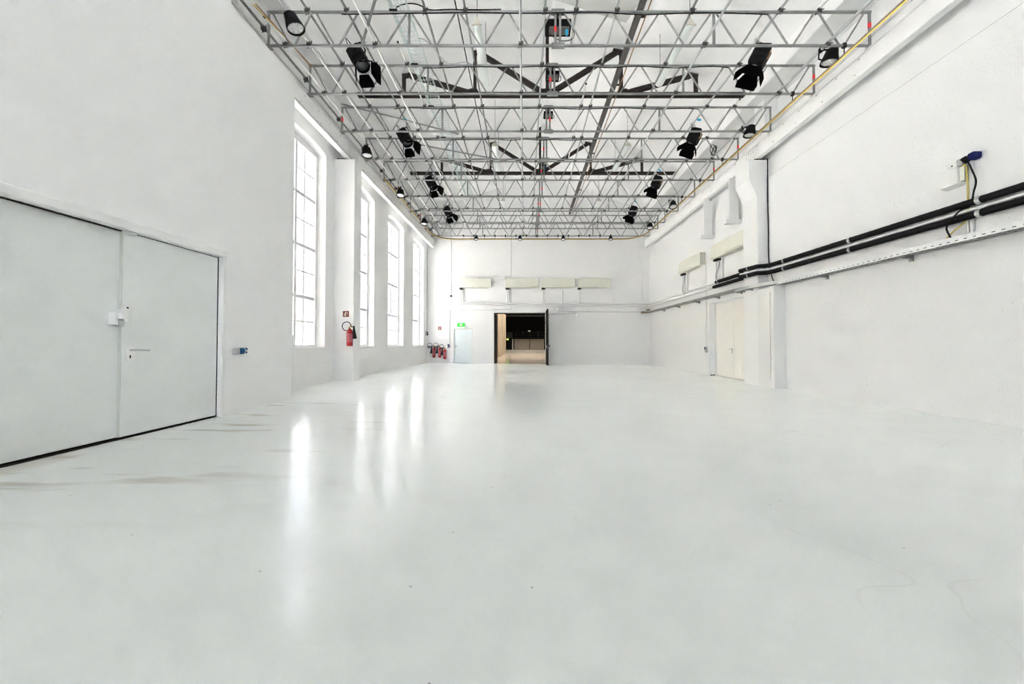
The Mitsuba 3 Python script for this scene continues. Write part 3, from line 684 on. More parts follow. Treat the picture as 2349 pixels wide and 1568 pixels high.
def stage_light(lab, x, y, d, spin):
    """hung from the tube at (x, y, PT); d is the direction of the beam"""
    k = thing('stage_light', lab, 'stage light', 'big stage lights with barn doors')
    d = np.array(d, float) / np.linalg.norm(d)
    top = np.array([x, y, PT])
    sx = np.sign(d[0])
    SC = 0.86
    centre = top + np.array([-0.07 * sx if sx > 0 else 0.03, 0.0, -0.47])
    R = np.eye(3)
    side = np.cross(d, [0, 0, 1.0])
    side /= np.linalg.norm(side)
    up = np.cross(side, d)

    def loc(m):
        M = np.eye(4)
        M[:3, 0], M[:3, 1], M[:3, 2], M[:3, 3] = side * SC, up * SC, d * SC, centre
        if np.linalg.det(M[:3, :3]) < 0:
            M[:3, 0] *= -1
        m = m.copy()
        m.apply_transform(M)
        return m

    body = cbx(-0.19, 0.19, -0.20, 0.20, -0.30, 0.16, 0.035)
    bd = part(k, 'housing', loc(cat([body, cbx(-0.215, 0.215, -0.13, 0.13, -0.24, 0.02, 0.01), cbx(-0.15, 0.15, -0.16, 0.16, -0.34, -0.29, 0.02)])), 'black_paint')
    part(bd, 'stripe', loc(cbx(-0.03, 0.01, -0.206, -0.199, -0.26, -0.04, 0.001)), 'orange_paint', label='orange stripe')
    part(bd, 'button', loc(cat([tube([[0.06 * s, -0.202, -0.20], [0.06 * s, -0.207, -0.20]], 0.028, 12) for s in (1.0,)])), 'sign_white')
    part(bd, 'button', loc(tube([[0.13, -0.202, -0.19], [0.13, -0.209, -0.19]], 0.030, 12)), 'blue_plastic', label='blue sticker')
    ring = [(0.0, 0.16), (0.185, 0.16), (0.185, 0.24), (0.165, 0.24), (0.165, 0.175), (0, 0.175)]
    part(k, 'front_ring', loc(lathe(ring, 28)), 'black_paint', 40)
    part(k, 'lens', loc(lathe([(0, 0.225), (0.05, 0.22), (0.10, 0.207), (0.15, 0.185), (0.163, 0.176)], 28)), 'lens_glass', True)
    part(k, 'gel_frame', loc(cat([tube([[0.2 * math.cos(t), 0.2 * math.sin(t), 0.255] for t in np.linspace(0, 2 * math.pi, 33)], 0.008, 5, False)])), 'bright_steel', True)
    for q in range(4):
        t = q * math.pi / 2 + spin
        w0, w1, L = (0.17, 0.28, 0.34) if q % 2 == 0 else (0.13, 0.20, 0.30)
        ca, sa = math.cos(t), math.sin(t)
        e, o = np.array([-sa, ca, 0]), np.array([ca, sa, 0])
        tilt = 0.42 if q % 2 == 0 else 0.62
        n0, n1 = 0.2 * o + [0, 0, 0.26], (0.2 + L * math.sin(tilt)) * o + [0, 0, 0.26 + L * math.cos(tilt)]
        th = np.cross(e, n1 - n0)
        th = th / np.linalg.norm(th) * 0.004
        p = [n0 - e * w0, n0 + e * w0, n0 + (n1 - n0) * 0.6 + e * w1, n1 + e * w1 * 0.92, n1 - e * w1 * 0.92, n0 + (n1 - n0) * 0.6 - e * w1]
        part(k, 'barn_door', loc(trimesh.convex.convex_hull(np.array([a + th for a in p] + [a - th for a in p]))), 'barn_black')
    ax = centre - d * 0.07
    arm = [ax + side * 0.205, ax + side * 0.205 + np.array([0, 0, 0.10]), top + side * 0.10 + np.array([0, 0, -0.14]), top - side * 0.10 + np.array([0, 0, -0.14]), ax - side * 0.205 + np.array([0, 0, 0.10]), ax - side * 0.205]
    part(k, 'yoke', cat([tube(arm[i:i + 2], 0.016, 6) for i in range(5)]), 'black_paint')
    part(k, 'clamp', cat([tube([top + [0, 0, -0.15], top + [0, 0, -0.03]], 0.016, 8), cbx(x - 0.045, x + 0.045, y - 0.03, y + 0.03, PT - 0.06, PT + 0.045, 0.012), tube([top + [0.05, 0, -0.04], top + [0.11, 0, -0.05]], 0.010, 6)]), 'bright_steel')
    part(k, 'lead', tube(spline([centre - d * 0.28, centre - d * 0.35 + side * 0.12, centre - d * 0.25 + side * 0.34, centre - d * 0.02 + side * 0.36 - [0, 0, 0.03], centre + side * 0.215], 6), 0.009, 6), 'black_rubber', True)
    part(k, 'safety_wire', tube(spline([top + [0.02, 0.06, 0.02], top + [0.14, 0.06, -0.12], top + [0.08, 0.02, -0.28], centre - d * 0.3], 5), 0.004, 5), 'grey_plastic', True)
    return k


LY = [7.95, 11.05, 14.2, 17.3]
for j, y in enumerate(LY):
    stage_light(f'black stage light with barn doors, {ORD[j] if j < 3 else "farthest"} of the left row', -3.82, y, (0.46, -0.06, -0.88), 1.0)
    stage_light(f'black stage light with barn doors, {ORD[j] if j < 3 else "farthest"} of the right row', 5.49, y, (-0.40, 0.26, -0.88), -0.2)
    if j:
        for x, sd in ((-3.78, 'left'), (5.53, 'right')):
            if not (sd == 'left' and j > 1):
                single('power_plug', f'blue power plug above the {ORD[j]} stage light of the {sd} row', 'plug', aim(lathe([(0, 0), (0.03, 0), (0.035, 0.09), (0.02, 0.14), (0.01, 0.18), (0, 0.18)], 12), [x, y - 0.28, PT - 0.02], [-0.2 if sd == 'left' else 0.2, -0.6, -0.5]), 'cyan_plastic', 40)

# ------------------------------------------------------------------ small round spotlights


def spotlight(lab, hang, off, d, s=1.0, lens='led_lens', group='small round spotlights'):
    k = thing('spotlight', lab, 'spotlight', group)
    d = np.array(d, float) / np.linalg.norm(d)
    hang = np.array(hang, float)
    c = hang + np.array(off, float)
    prof = [(0, -0.16), (0.055, -0.16), (0.085, -0.13), (0.10, -0.02), (0.125, 0.10), (0.13, 0.165), (0.118, 0.165), (0.112, 0.13), (0, 0.13)]
    part(k, 'body', aim(lathe([(r * 1.28 * s, h * 0.92 * s) for r, h in prof], 22), c, d), 'black_paint', 40)
    part(k, 'lens', aim(lathe([(0, 0.131 * s), (0.077 * s, 0.130 * s), (0.143 * s, 0.124 * s)], 22), c, d), lens, True)
    if s > 0.9:
        dots = [(0, 0)] + [(0.058 * math.cos(t), 0.058 * math.sin(t)) for t in np.arange(6) * math.pi / 3] + [(0.108 * math.cos(t), 0.108 * math.sin(t)) for t in np.arange(12) * math.pi / 6]
        part(k, 'led_dots', cat([aim(tube([[x, y, 0.126], [x, y, 0.135]], 0.014, 8), c, d) for x, y in dots]), 'unit_grey', stuff=True)
    a = frame_of(d)[0]
    e = hang + [0, 0, -0.05]
    arm = [c + a * 0.170 * s, c + a * 0.175 * s + (e - c) * 0.55, e + a * 0.05, e - a * 0.05, c - a * 0.175 * s + (e - c) * 0.55, c - a * 0.170 * s]
    part(k, 'yoke', cat([tube(arm[i:i + 2], 0.012, 6) for i in range(5)]), 'black_paint')
    part(k, 'clamp', cat([cbx(hang[0] - 0.04, hang[0] + 0.04, hang[1] - 0.03, hang[1] + 0.03, hang[2] - 0.05, hang[2] + 0.04, 0.01), tube([hang + [0.03, 0, 0.02], hang + [0.10, -0.05, -0.03]], 0.008, 6)]), 'black_paint')
    return k


spotlight('black round spotlight at the top left, hung before the nearest girder', [-4.61, 6.62, PB], [0.06, -0.02, -0.11], (0.36, 0.14, -0.90))
spotlight('black round spotlight at the left before the fourth girder, pale face down', [-5.12, 10.95, PB], [0.02, 0, -0.22], (0.10, -0.05, -0.99))
spotlight('black round spotlight at the left before the sixth girder', [-5.12, 13.95, PB], [0.02, 0, -0.22], (0.05, -0.2, -0.97))
spotlight('black round spotlight at the left before the eighth girder', [-5.12, 17.3, PB], [0.02, 0, -0.22], (0.05, -0.2, -0.97))
spotlight('black round spotlight at the right just past the nearest girder', [6.50, 7.38, PB], [0.27, 0.06, -0.08], (-0.14, 0.16, -0.97))
spotlight('black round spotlight at the right before the third girder', [6.50, 10.05, PB], [0.25, 0.05, -0.07], (-0.14, 0.10, -0.97))
spotlight('black round spotlight at the right past the sixth girder', [6.50, 15.2, PB], [0.16, 0, -0.19], (-0.1, -0.3, -0.95))
spotlight('black round spotlight at the right past the eighth girder', [6.50, 18.0, PB], [0.16, 0, -0.19], (-0.1, -0.3, -0.95))
for x, w in ((-2.84, 'leftmost'), (-0.26, 'second from the left'), (2.28, 'third from the left'), (5.08, 'rightmost')):
    spotlight(f'small black spotlight on the farthest girder, {w} of four', [x, 20.05, ZC], [0, -0.04, -0.15], (0, -0.25, -0.97), 0.75, group='spotlights on the farthest girder')
k = thing('cable_coil', 'coiled black cable hanging at the right end of the fourth girder', 'cable')
for j in range(3):
    t = np.linspace(0, 2 * math.pi, 25)
    part(k, 'loop', tube(np.stack([6.42 + 0.10 * np.sin(t + j) + 0.03 * j, 11.5 + 0.03 * np.cos(t) + 0.02 * j, ZC + 0.20 + (0.20 - 0.02 * j) * np.cos(t)], 1), 0.010, 5, False), 'black_rubber', True)

# ------------------------------------------------------------------ curtain track round the hall
ZR = CAM_Z + 6.15


def arc(cx0, cy0, r, t0, t1, n=10):
    return [[cx0 + r * math.cos(t), cy0 + r * math.sin(t), ZR] for t in np.linspace(t0, t1, n)]


path = [[-5.23, 12.6, ZR], [-5.23, 15, ZR], [-5.23, 17.5, ZR]] + arc(-4.03, 18.85, 1.2, math.pi, math.pi / 2) + [[0, 20.05, ZR]] + arc(5.65, 18.85, 1.2, math.pi / 2, 0) + [[6.85, 15, ZR], [6.85, 10, ZR], [6.85, 3.0, ZR]]
k = thing('curtain_track', 'golden curtain track running below the girders along right, end and left sides', 'curtain track')
part(k, 'track', tube(path, 0.017, 6), 'gold_track', 30)
part(k, 'channel', tube([[x, y, z + 0.04] for x, y, z in path], 0.022, 6), 'brown_track', 30)
hang = [[6.85, y] for y in TRUSS_Y[:8]] + [[-5.23, y] for y in TRUSS_Y[4:8]] + [[x, 20.05] for x in np.arange(-3.6, 5.4, 0.62)]
for x, y in hang:
    part(k, 'hanger', cat([tube([[x, y, ZR + 0.03], [x, y, ZC]], 0.010, 6), cbx(x - 0.04, x + 0.04, y - 0.03, y + 0.03, ZC - 0.05, ZC + 0.05)]), 'dark_steel')

# ------------------------------------------------------------------ tube lamps under the ceiling
LZ = CAM_Z + 7.9
for x, sd in ((-1.17, 'left'), (4.1, 'right')):
    for j, y in enumerate((8.27, 13.4, 18.6)):
        k = thing('tube_lamp', f'clear-covered fluorescent tube lamp, {["nearest", "middle", "farthest"][j]} of the {sd} row', 'lamp', 'fluorescent lamps under the ceiling')
        L = 2.0
        prof = [(0.115 * math.cos(t), 0.085 * math.sin(t)) for t in np.linspace(-math.pi, 0, 11)] + [(0.115, 0.03), (-0.115, 0.03)]
        part(k, 'cover', prism(Polygon(prof), 1, y, y + L).apply_translation([x, 0, LZ]), 'diffuser', 40)
        part(k, 'ribs', cat([tube([[x + 0.116 * math.cos(t), y + 0.03, LZ + 0.086 * math.sin(t)], [x + 0.116 * math.cos(t), y + L - 0.05, LZ + 0.086 * math.sin(t)]], 0.004, 4) for t in np.linspace(-math.pi + 0.3, -0.3, 8)]), 'white_enamel', stuff=True)
        part(k, 'end_shade', cat([trimesh.convex.convex_hull(np.array([[x - 0.13, y - 0.02, LZ - 0.07], [x + 0.13, y - 0.02, LZ - 0.07], [x - 0.13, y + 0.02, LZ - 0.07], [x + 0.13, y + 0.02, LZ - 0.07], [x - 0.02, y - 0.01, LZ + 0.10], [x + 0.02, y + 0.01, LZ + 0.10]]))]), 'unit_grey')
        part(k, 'spine', cbx(x - 0.05, x + 0.05, y, y + L, LZ + 0.03, LZ + 0.07), 'white_enamel')
        for yy in (y + 0.05, y + L - 0.1):
            part(k, 'suspension', tube([[x, yy, LZ + 0.06], [x, yy, ceil_z(x)]], 0.006, 5), 'dark_steel')

# ------------------------------------------------------------------ heating units on the walls


def unit_mesh(L):
    """along +x from 0 to L, back at y = 0, front at y = -0.26, height 0 to 0.57"""
    return {'casing': cbx(0, L, -0.26, 0, 0.09, 0.57, 0.012), 'lower_panel': cbx(0.01, L - 0.01, -0.262, -0.02, 0.03, 0.085, 0.008),
            'outlet': cat([cbx(0.16 + j * 0.115, 0.16 + j * 0.115 + 0.075, -0.25, -0.05, 0.0, 0.035, 0.004) for j in range(int((L - 0.3) / 0.115))]), 'end_plate': cbx(L - 0.004, L + 0.012, -0.245, -0.01, 0.05, 0.56, 0.004)}


def wall_unit(lab, W, L, grp):
    k = thing('heating_unit', lab, 'heater', grp)
    for nm, m in (('casing', 'unit_cream'), ('lower_panel', 'unit_cream'), ('outlet', 'unit_grey'), ('end_plate', 'unit_grey')):
        me = unit_mesh(L)[nm]
        me.apply_transform(W)
        if nm == 'outlet':
            part(k, nm, me, m, stuff=True)
        else:
            part(k, nm, me, m)
    return k


def mv(x, y, z, rot=0.0):
    M = trimesh.transformations.rotation_matrix(rot, [0, 0, 1])
    M[:3, 3] = [x, y, z]
    return M


UX = [(-3.94, 1.93), (-1.12, 1.97), (1.07, 2.02), (3.27, 1.97)]
for j, (x, L) in enumerate(UX):
    wall_unit(f'cream wall heating unit on the end wall, {["leftmost", "second from left", "third from left", "rightmost"][j]} of four', mv(x, YF, 4.56), L, 'heating units on the end wall')
RU = [(11.47, 13.56, 'cream heating unit on the right wall beside the pillar'), (14.40, 16.40, 'cream heating unit on the right wall, farther from the pillar')]
for y0, y1, lab in RU:
    wall_unit(lab, mv(XR, y1, 4.48, -math.pi / 2), y1 - y0, 'heating units on the right wall')

# feed pipes below the units
for j, (x, L) in enumerate(UX):
    xx = x + 0.05
    k = thing('feed_pipe', f'white pipe pair dropping from the end wall unit, {["leftmost", "second from left", "third from left", "rightmost"][j]}', 'pipe', 'pipe drops on the end wall')
    part(k, 'pipe', tube([[xx, YF - 0.10, 4.55], [xx, YF - 0.10, 3.58]], 0.045, 8), 'white_enamel', 40)
    part(k, 'pipe', tube([[xx + 0.12, YF - 0.06, 4.55], [xx + 0.12, YF - 0.06, 3.68]], 0.025, 8), 'white_enamel', 40)
    part(k, 'valve_block', cat([cbx(xx - 0.07, xx + 0.08, YF - 0.17, YF - 0.03, 4.47, 4.58, 0.02), cbx(xx + 0.02, xx + 0.16, YF - 0.09, YF - 0.03, 4.48, 4.56, 0.02)]), 'dark_steel')
for y0, lab in ((13.45, 'white pipe pair dropping from the right wall unit beside the pillar'), (16.3, 'white pipe pair dropping from the farther right wall unit')):
    k = thing('feed_pipe', lab, 'pipe')
    part(k, 'pipe', tube([[XR - 0.10, y0, 4.5], [XR - 0.10, y0, 3.5]], 0.035, 8), 'white_enamel', 40)
    part(k, 'pipe', tube(spline([[XR - 0.13, y0 - 0.16, 4.5], [XR - 0.10, y0 - 0.20, 4.2], [XR - 0.16, y0 - 0.15, 3.95], [XR - 0.10, y0 - 0.2, 3.5]], 4), 0.028, 8), 'grey_plastic', 40)
    part(k, 'pipe', tube([[XR - 0.06, y0 - 0.33, 4.5], [XR - 0.06, y0 - 0.33, 3.45]], 0.03, 8), 'white_enamel', 40)
    part(k, 'valve', cbx(XR - 0.2, XR - 0.04, y0 - 0.26, y0 + 0.05, 4.42, 4.5, 0.02), 'black_paint')

# main pipes: white along the end wall and on to the pillar, black insulated before the pillar
k = thing('main_pipe', 'upper white main pipe along the end wall and right wall', 'pipe')
part(k, 'run', cat([tube([[-3.92, YF - 0.12, 3.66], [7.50, YF - 0.12, 3.60], [7.56, YF - 0.2, 3.60], [7.57, 13.4, 3.60]], 0.042, 8)]), 'white_enamel', 40)
part(k, 'insulation', tube([[7.57, 13.45, 3.60], [7.57, 11.3, 3.60]], 0.062, 10), 'black_rubber', 40, label='black insulated length before the pillar')
k = thing('main_pipe', 'lower white main pipe along the end wall and right wall', 'pipe')
part(k, 'run', tube([[-3.96, YF - 0.14, 3.54], [7.48, YF - 0.14, 3.44], [7.53, YF - 0.2, 3.44], [7.55, 13.5, 3.43]], 0.048, 8), 'white_enamel', 40)
part(k, 'insulation', tube([[7.56, 13.6, 3.43], [7.56, 11.3, 3.43]], 0.062, 10), 'black_rubber', 40, label='black insulated length before the pillar')
for nm, z, r, m, lab, off in (('insulated_pipe', 3.59, 0.062, 'black_rubber', 'upper black insulated pipe bending round the right pillar', 0.10), ('insulated_pipe', 3.37, 0.062, 'black_rubber', 'lower black insulated pipe bending round the right pillar', 0.10),
                              ('main_pipe', 3.47, 0.028, 'white_enamel', 'thin white pipe between the two black insulated pipes', 0.08)):
    k = thing(nm, lab, 'pipe')
    p = [[XR - off, YB + 0.1, z - 0.05], [XR - off, 5.0, z - 0.03], [XR - off, 10.35, z], [XR - off - 0.03, 10.50, z], [XR - off - 0.10, 10.60, z], [7.32, 10.62, z], [7.27, 10.66, z], [7.26, 10.75, z], [7.26, 11.45, z + 0.03]]
    part(k, 'run', tube(p, r, 12), m, 40)
    if r > 0.05:
        for y in (5.64, 7.9, 9.92):
            zz = z - 0.03 * (10.35 - y) / 5.35
            part(k, 'pipe_clip', cat([tube([[XR - off, y - 0.03, zz], [XR - off, y + 0.03, zz]], r + 0.008, 12), tube([[XR, y, zz], [XR - off, y, zz]], 0.014, 6)]), 'bright_steel')
        part(k, 'pipe_clip', tube([[7.26, 11.0, z + 0.01], [7.26, 11.05, z + 0.012]], r + 0.008, 12), 'bright_steel')

# perforated cable tray on the right wall


def tray_run(y0, y1, x0, x1, slots=True):
    """side plate with slots punched through, floor of slats, seen from below and from the room"""
    zb, zt = 2.90, 3.01
    s = sbox(y0, zb, y1, zt)
    if slots:
        for y in np.arange(y0 + 0.08, y1 - 0.06, 0.115):
            for z in (zb + 0.030, zb + 0.072):
                s = s.difference(sbox(y, z, y + 0.048, z + 0.013))
    side = prism(s, 0, x0, x0 + 0.004)
    fl = [bx(x0, x1, y, y + 0.07, zb, zb + 0.004) for y in np.arange(y0, y1, 0.115)] + [bx(x0, x0 + 0.05, y0, y1, zb, zb + 0.004), bx(x1 - 0.05, x1, y0, y1, zb, zb + 0.004), bx((x0 + x1) / 2 - 0.02, (x0 + x1) / 2 + 0.02, y0, y1, zb, zb + 0.004)]
    return side, cat(fl)


k = thing('cable_tray', 'perforated steel cable tray along the right wall below the black pipes', 'cable tray')
sd, fl = tray_run(1.0, 10.0, 7.40, 7.64)
part(k, 'side_plate', sd, 'perforated')
part(k, 'floor_strips', fl, 'galvanised_steel', stuff=True)
part(k, 'back_plate', bx(7.637, 7.641, 1.0, 10.0, 2.90, 3.0), 'dark_steel')  # dark colour stands in for the shade inside the tray slots
for y in (2.2, 4.4, 6.72, 8.6):
    part(k, 'bracket', cat([prism(Polygon([(7.38, 2.885), (7.66, 2.885), (7.66, 2.84), (7.38, 2.87)]), 1, y, y + 0.035), bx(7.655, 7.68, y - 0.02, y + 0.055, 2.80, 3.0)]), 'galvanised_steel')
bend = [[7.40, 9.98], [7.36, 10.25], [7.24, 10.55], [7.17, 10.85], [7.17, 11.2], [7.22, 11.55], [7.32, 11.85]]
bv = np.array([[x, y, z] for x, y in bend for z in (2.93, 3.03)])
bf = np.vstack([[[2 * j, 2 * j + 2, 2 * j + 3], [2 * j, 2 * j + 3, 2 * j + 1]] for j in range(len(bend) - 1)])
part(k, 'bend_side', cat([trimesh.Trimesh(bv + [o, 0, 0], bf if o else bf[:, ::-1], process=False) for o in (0, 0.004)]), 'bright_steel', label='curved galvanised side round the pillar')
part(k, 'bend_floor', cat([trimesh.convex.convex_hull(np.array([[bend[j][0], bend[j][1], z] for z in (2.93, 2.934)] + [[bend[j + 1][0], bend[j + 1][1], z] for z in (2.93, 2.934)] + [[bend[j][0] + 0.16, bend[j][1], z] for z in (2.93, 2.934)] + [[bend[j + 1][0] + 0.16, bend[j + 1][1], z] for z in (2.93, 2.934)])) for j in range(len(bend) - 1)]), 'galvanised_steel')
for y in (10.95, 11.35):
    part(k, 'bracket', prism(Polygon([(7.2, 2.925), (7.36, 2.925), (7.36, 2.88), (7.2, 2.91)]), 1, y, y + 0.04), 'galvanised_steel')
k = thing('cable_tray', 'narrow cable tray along the right wall from the pillar to the end wall', 'cable tray')
part(k, 'side_plate', bx(7.44, 7.446, 11.5, 20.6, 3.03, 3.11), 'galvanised_steel')
part(k, 'floor_plate', bx(7.44, 7.63, 11.5, 20.6, 3.025, 3.031), 'galvanised_steel')
for y in (12.0, 13.38, 14.9, 16.8, 18.6):
    part(k, 'bracket', cat([prism(Polygon([(7.40, 3.02), (7.66, 3.02), (7.66, 2.95), (7.40, 3.0)]), 1, y, y + 0.04), bx(7.655, 7.68, y - 0.02, y + 0.06, 2.93, 3.1)]), 'galvanised_steel')
part(k, 'junction', cat([cbx(7.1, 7.45, 20.55, 20.8, 3.02, 3.12), tube([[7.35, 20.5, 3.2], [7.55, 20.5, 3.2]], 0.05, 8)]), 'brown_track', label='rusty junction in the corner')

# boxes and cables on the right wall
k = thing('junction_box', 'white junction box on the right wall with a yellow cable', 'junction box')
part(k, 'cover', cbx(7.56, XR, 5.91, 6.16, 3.98, 4.26, 0.01), 'white_enamel')
part(k, 'gland_plate', cbx(7.58, XR, 5.84, 5.905, 3.99, 4.24, 0.006), 'unit_cream')
part(k, 'shelf', prism(Polygon([(7.52, 3.955), (XR, 3.93), (XR, 3.98), (7.52, 3.97)]), 1, 5.86, 6.14), 'white_enamel')
k = thing('wall_socket', 'small white socket above the junction box on the right wall', 'socket')
part(k, 'box', cbx(7.60, XR, 5.87, 5.96, 4.28, 4.40, 0.008), 'grey_plastic')
part(k, 'plate', cbx(7.64, XR, 5.97, 6.12, 4.29, 4.40, 0.006), 'white_enamel')
part(k, 'hole', tube([[7.639, 6.05, 4.34], [7.642, 6.05, 4.34]], 0.012, 8), 'black_paint')
k = thing('power_connector', 'blue power connector high on the right wall', 'connector')
part(k, 'housing', cbx(7.54, XR, 5.665, 5.775, 4.285, 4.405, 0.02), 'navy_plastic')
part(k, 'cap', aim(lathe([(0, 0), (0.052, 0), (0.06, 0.05), (0.05, 0.08), (0, 0.08)], 18), [7.58, 5.77, 4.345], [-0.35, 0.75, -0.55]), 'black_paint', 40)
for y, lab, zt in ((5.86, 'thin white conduit rising to the small wall socket', 4.42), (5.80, 'white conduit rising to the blue power connector', 4.30)):
    k = single('conduit', lab, 'conduit', tube([[7.655, y, 2.95], [7.655, y, zt]], 0.016 if zt > 4.4 else 0.026, 8), 'white_enamel', 40)
cable('cable', 'black cable from the blue power connector down to the tray', [[7.56, 5.79, 4.31], [7.59, 5.765, 4.2], [7.60, 5.73, 4.05], [7.60, 5.70, 3.9], [7.60, 5.74, 3.7], [7.57, 5.77, 3.50], [7.46, 5.80, 3.45], [7.44, 5.92, 3.30], [7.52, 6.05, 3.22], [7.52, 6.03, 3.14], [7.54, 6.0, 3.0]], 0.012)
cable('cable', 'yellow cable looping from the junction box down to the tray', [[7.62, 5.9, 4.16], [7.60, 5.89, 4.24], [7.60, 5.85, 4.26], [7.60, 5.82, 4.15], [7.61, 5.815, 3.9], [7.61, 5.815, 3.5], [7.60, 5.83, 3.3], [7.56, 5.95, 3.17], [7.54, 6.06, 3.05], [7.54, 6.1, 2.95]], 0.012, 'yellow_cable')
cable('cable', 'black cable running down the right pillar to the tray', [[7.66, 10.66, 7.0], [7.665, 10.67, 6.4], [7.665, 10.68, 5.5], [7.66, 10.66, 4.6], [7.655, 10.66, 4.0], [7.64, 10.60, 3.6], [7.62, 10.5, 3.3], [7.56, 10.3, 3.05], [7.54, 10.1, 2.96]], 0.013)

# steel consoles under the right beam
for y, lab in ((12.0, 'white steel console under the right beam, nearer the pillar'), (13.7, 'white steel console under the right beam, farther from the pillar')):
    k = thing('console', lab, 'bracket')
    part(k, 'post', cbx(7.25, 7.47, y, y + 0.05, 5.56, 7.03, 0.006), 'white_paint')
    part(k, 'web', cbx(7.47, 7.62, y + 0.05, y + 0.30, 5.56, 6.96, 0.006), 'white_paint')
    part(k, 'foot_plate', cbx(7.12, XR + 0.02, y - 0.02, y + 0.16, 5.42, 5.57, 0.012), 'white_paint')
k = thing('switch', 'small grey switch at the end of the conduit beside the recessed door', 'switch')
part(k, 'box', cbx(7.62, XR, 14.32, 14.44, 0.80, 1.04, 0.01), 'grey_plastic')
part(k, 'rocker', cbx(7.61, 7.625, 14.37, 14.45, 0.93, 1.03, 0.004), 'navy_plastic')
single('conduit', 'white conduit down the right wall beside the recessed door', 'conduit', tube([[7.65, 14.33, 4.6], [7.65, 14.36, 1.0]], 0.020, 8), 'white_enamel', 40)

# ------------------------------------------------------------------ end wall fittings
k = thing('conduit', 'thin conduit left of the end wall ending in a black ball', 'conduit')
part(k, 'pipe', tube([[-4.50, YF - 0.03, 8.6], [-4.49, YF - 0.03, 4.15]], 0.013, 6), 'grey_plastic')
part(k, 'ball', trimesh.creation.icosphere(2, 0.06).apply_translation([-4.49, YF - 0.06, 4.09]), 'black_paint', True)


def conduit(lab, pts, r=0.014, m='grey_plastic'):
    single('conduit', lab, 'conduit', cat([tube(pts[i:i + 2], r, 6) for i in range(len(pts) - 1)]), m)


y = YF - 0.025
conduit('thin conduit stepping past the left side of the second end wall unit', [[-0.80, y, 8.6], [-0.82, y, 5.29], [-1.17, y, 5.29], [-1.17, y, 4.50], [-0.83, y, 4.50], [-0.83, y, 3.27], [-2.0, y, 3.27]])
conduit('conduit frame running over the pale blue door', [[-2.0, y, 3.22], [-4.58, y, 3.22], [-4.58, y, 1.10]], 0.020, 'white_enamel')
conduit('thin conduit right of the doorway along the end wall', [[7.4, y, 3.10], [2.35, y, 3.13], [2.35, y, 4.5]])
conduit('thin conduit beside the open door leaf', [[1.50, y, 1.05], [1.50, y, 2.95], [1.62, y, 2.99], [3.2, y, 3.02]], 0.012)
conduit('white conduit at the right end of the heating units', [[5.36, y, 4.6], [5.36, y, 3.6]], 0.02, 'white_enamel')
conduit('thin conduit near the right corner of the end wall', [[7.25, y, 3.7], [7.25, y, 5.9], [7.0, y, 6.6], [7.0, y, 7.2]], 0.010, 'white_enamel')
for x, lab in ((2.02, 'left'), (2.35, 'right')):
    single('pipe_bracket', f'small white bracket under the main pipes, {lab} of two', 'bracket', cbx(x - 0.07, x + 0.05, YF - 0.14, YF, 3.10, 3.36, 0.02), 'white_enamel')
conduit('thin conduit down the left corner beside the last window', [[-5.95, 20.84, 6.9], [-5.95, 20.84, 1.9]], 0.014)
k = thing('switch', 'small dark switch left of the pale blue door', 'switch')
part(k, 'box', cbx(-4.70, -4.58, YF - 0.07, YF, 0.93, 1.13, 0.01), 'navy_plastic')
part(k, 'plate', cbx(-4.69, -4.62, YF - 0.075, YF, 0.98, 1.03, 0.004), 'white_enamel')
single('switch', 'small black switch right of the open door leaf', 'switch', cbx(1.46, 1.56, YF - 0.06, YF, 0.96, 1.08, 0.01), 'black_paint')
k = thing('wall_socket', 'grey double socket in the left corner by the last window', 'socket')
part(k, 'plate', cbx(-5.97, -5.90, 20.55, 20.75, 1.65, 1.95, 0.01), 'grey_plastic')
part(k, 'plug', cat([tube([[-5.9, 20.65, 1.85], [-5.84, 20.65, 1.85]], 0.04, 10), tube([[-5.9, 20.63, 1.74], [-5.82, 20.63, 1.74]], 0.05, 10)]), 'black_paint')
k = thing('junction_box', 'small white dome on the end wall right of the doorway', 'junction box')
part(k, 'dome', aim(lathe([(0, 0.04), (0.05, 0.035), (0.07, 0.0), (0, 0)], 14), [3.2, YF, 2.9], [0, -1, 0]), 'white_enamel', 40)

# exit sign
k = thing('exit_sign', 'lit green emergency exit sign above the pale blue door', 'exit sign')
part(k, 'bracket', cbx(-3.98, -3.78, YF - 0.08, YF, 2.42, 2.47), 'white_enamel')
bk = part(k, 'panel', {**mikit.ply(cbx(-4.09, -3.66, YF - 0.09, YF - 0.05, 2.22, 2.43, 0.006), 'sign_green'), 'emitter': {'type': 'area', 'radiance': rgb(0.0, 0.010, 0.0004)}}, None, label='glowing green panel')
yy = YF - 0.092
glyph = cat([bx(-3.92, -3.84, yy, yy + 0.002, 2.26, 2.40), bx(-3.99, -3.94, yy, yy + 0.002, 2.30, 2.34), prism(Polygon([(-3.80, 2.29), (-3.80, 2.36), (-3.74, 2.325)]), 1, yy, yy + 0.002)])
part(bk, 'symbol', {**mikit.ply(glyph, 'sign_white'), 'emitter': {'type': 'area', 'radiance': rgb(0.02, 0.024, 0.008)}}, None, label='pale running figure and arrow')


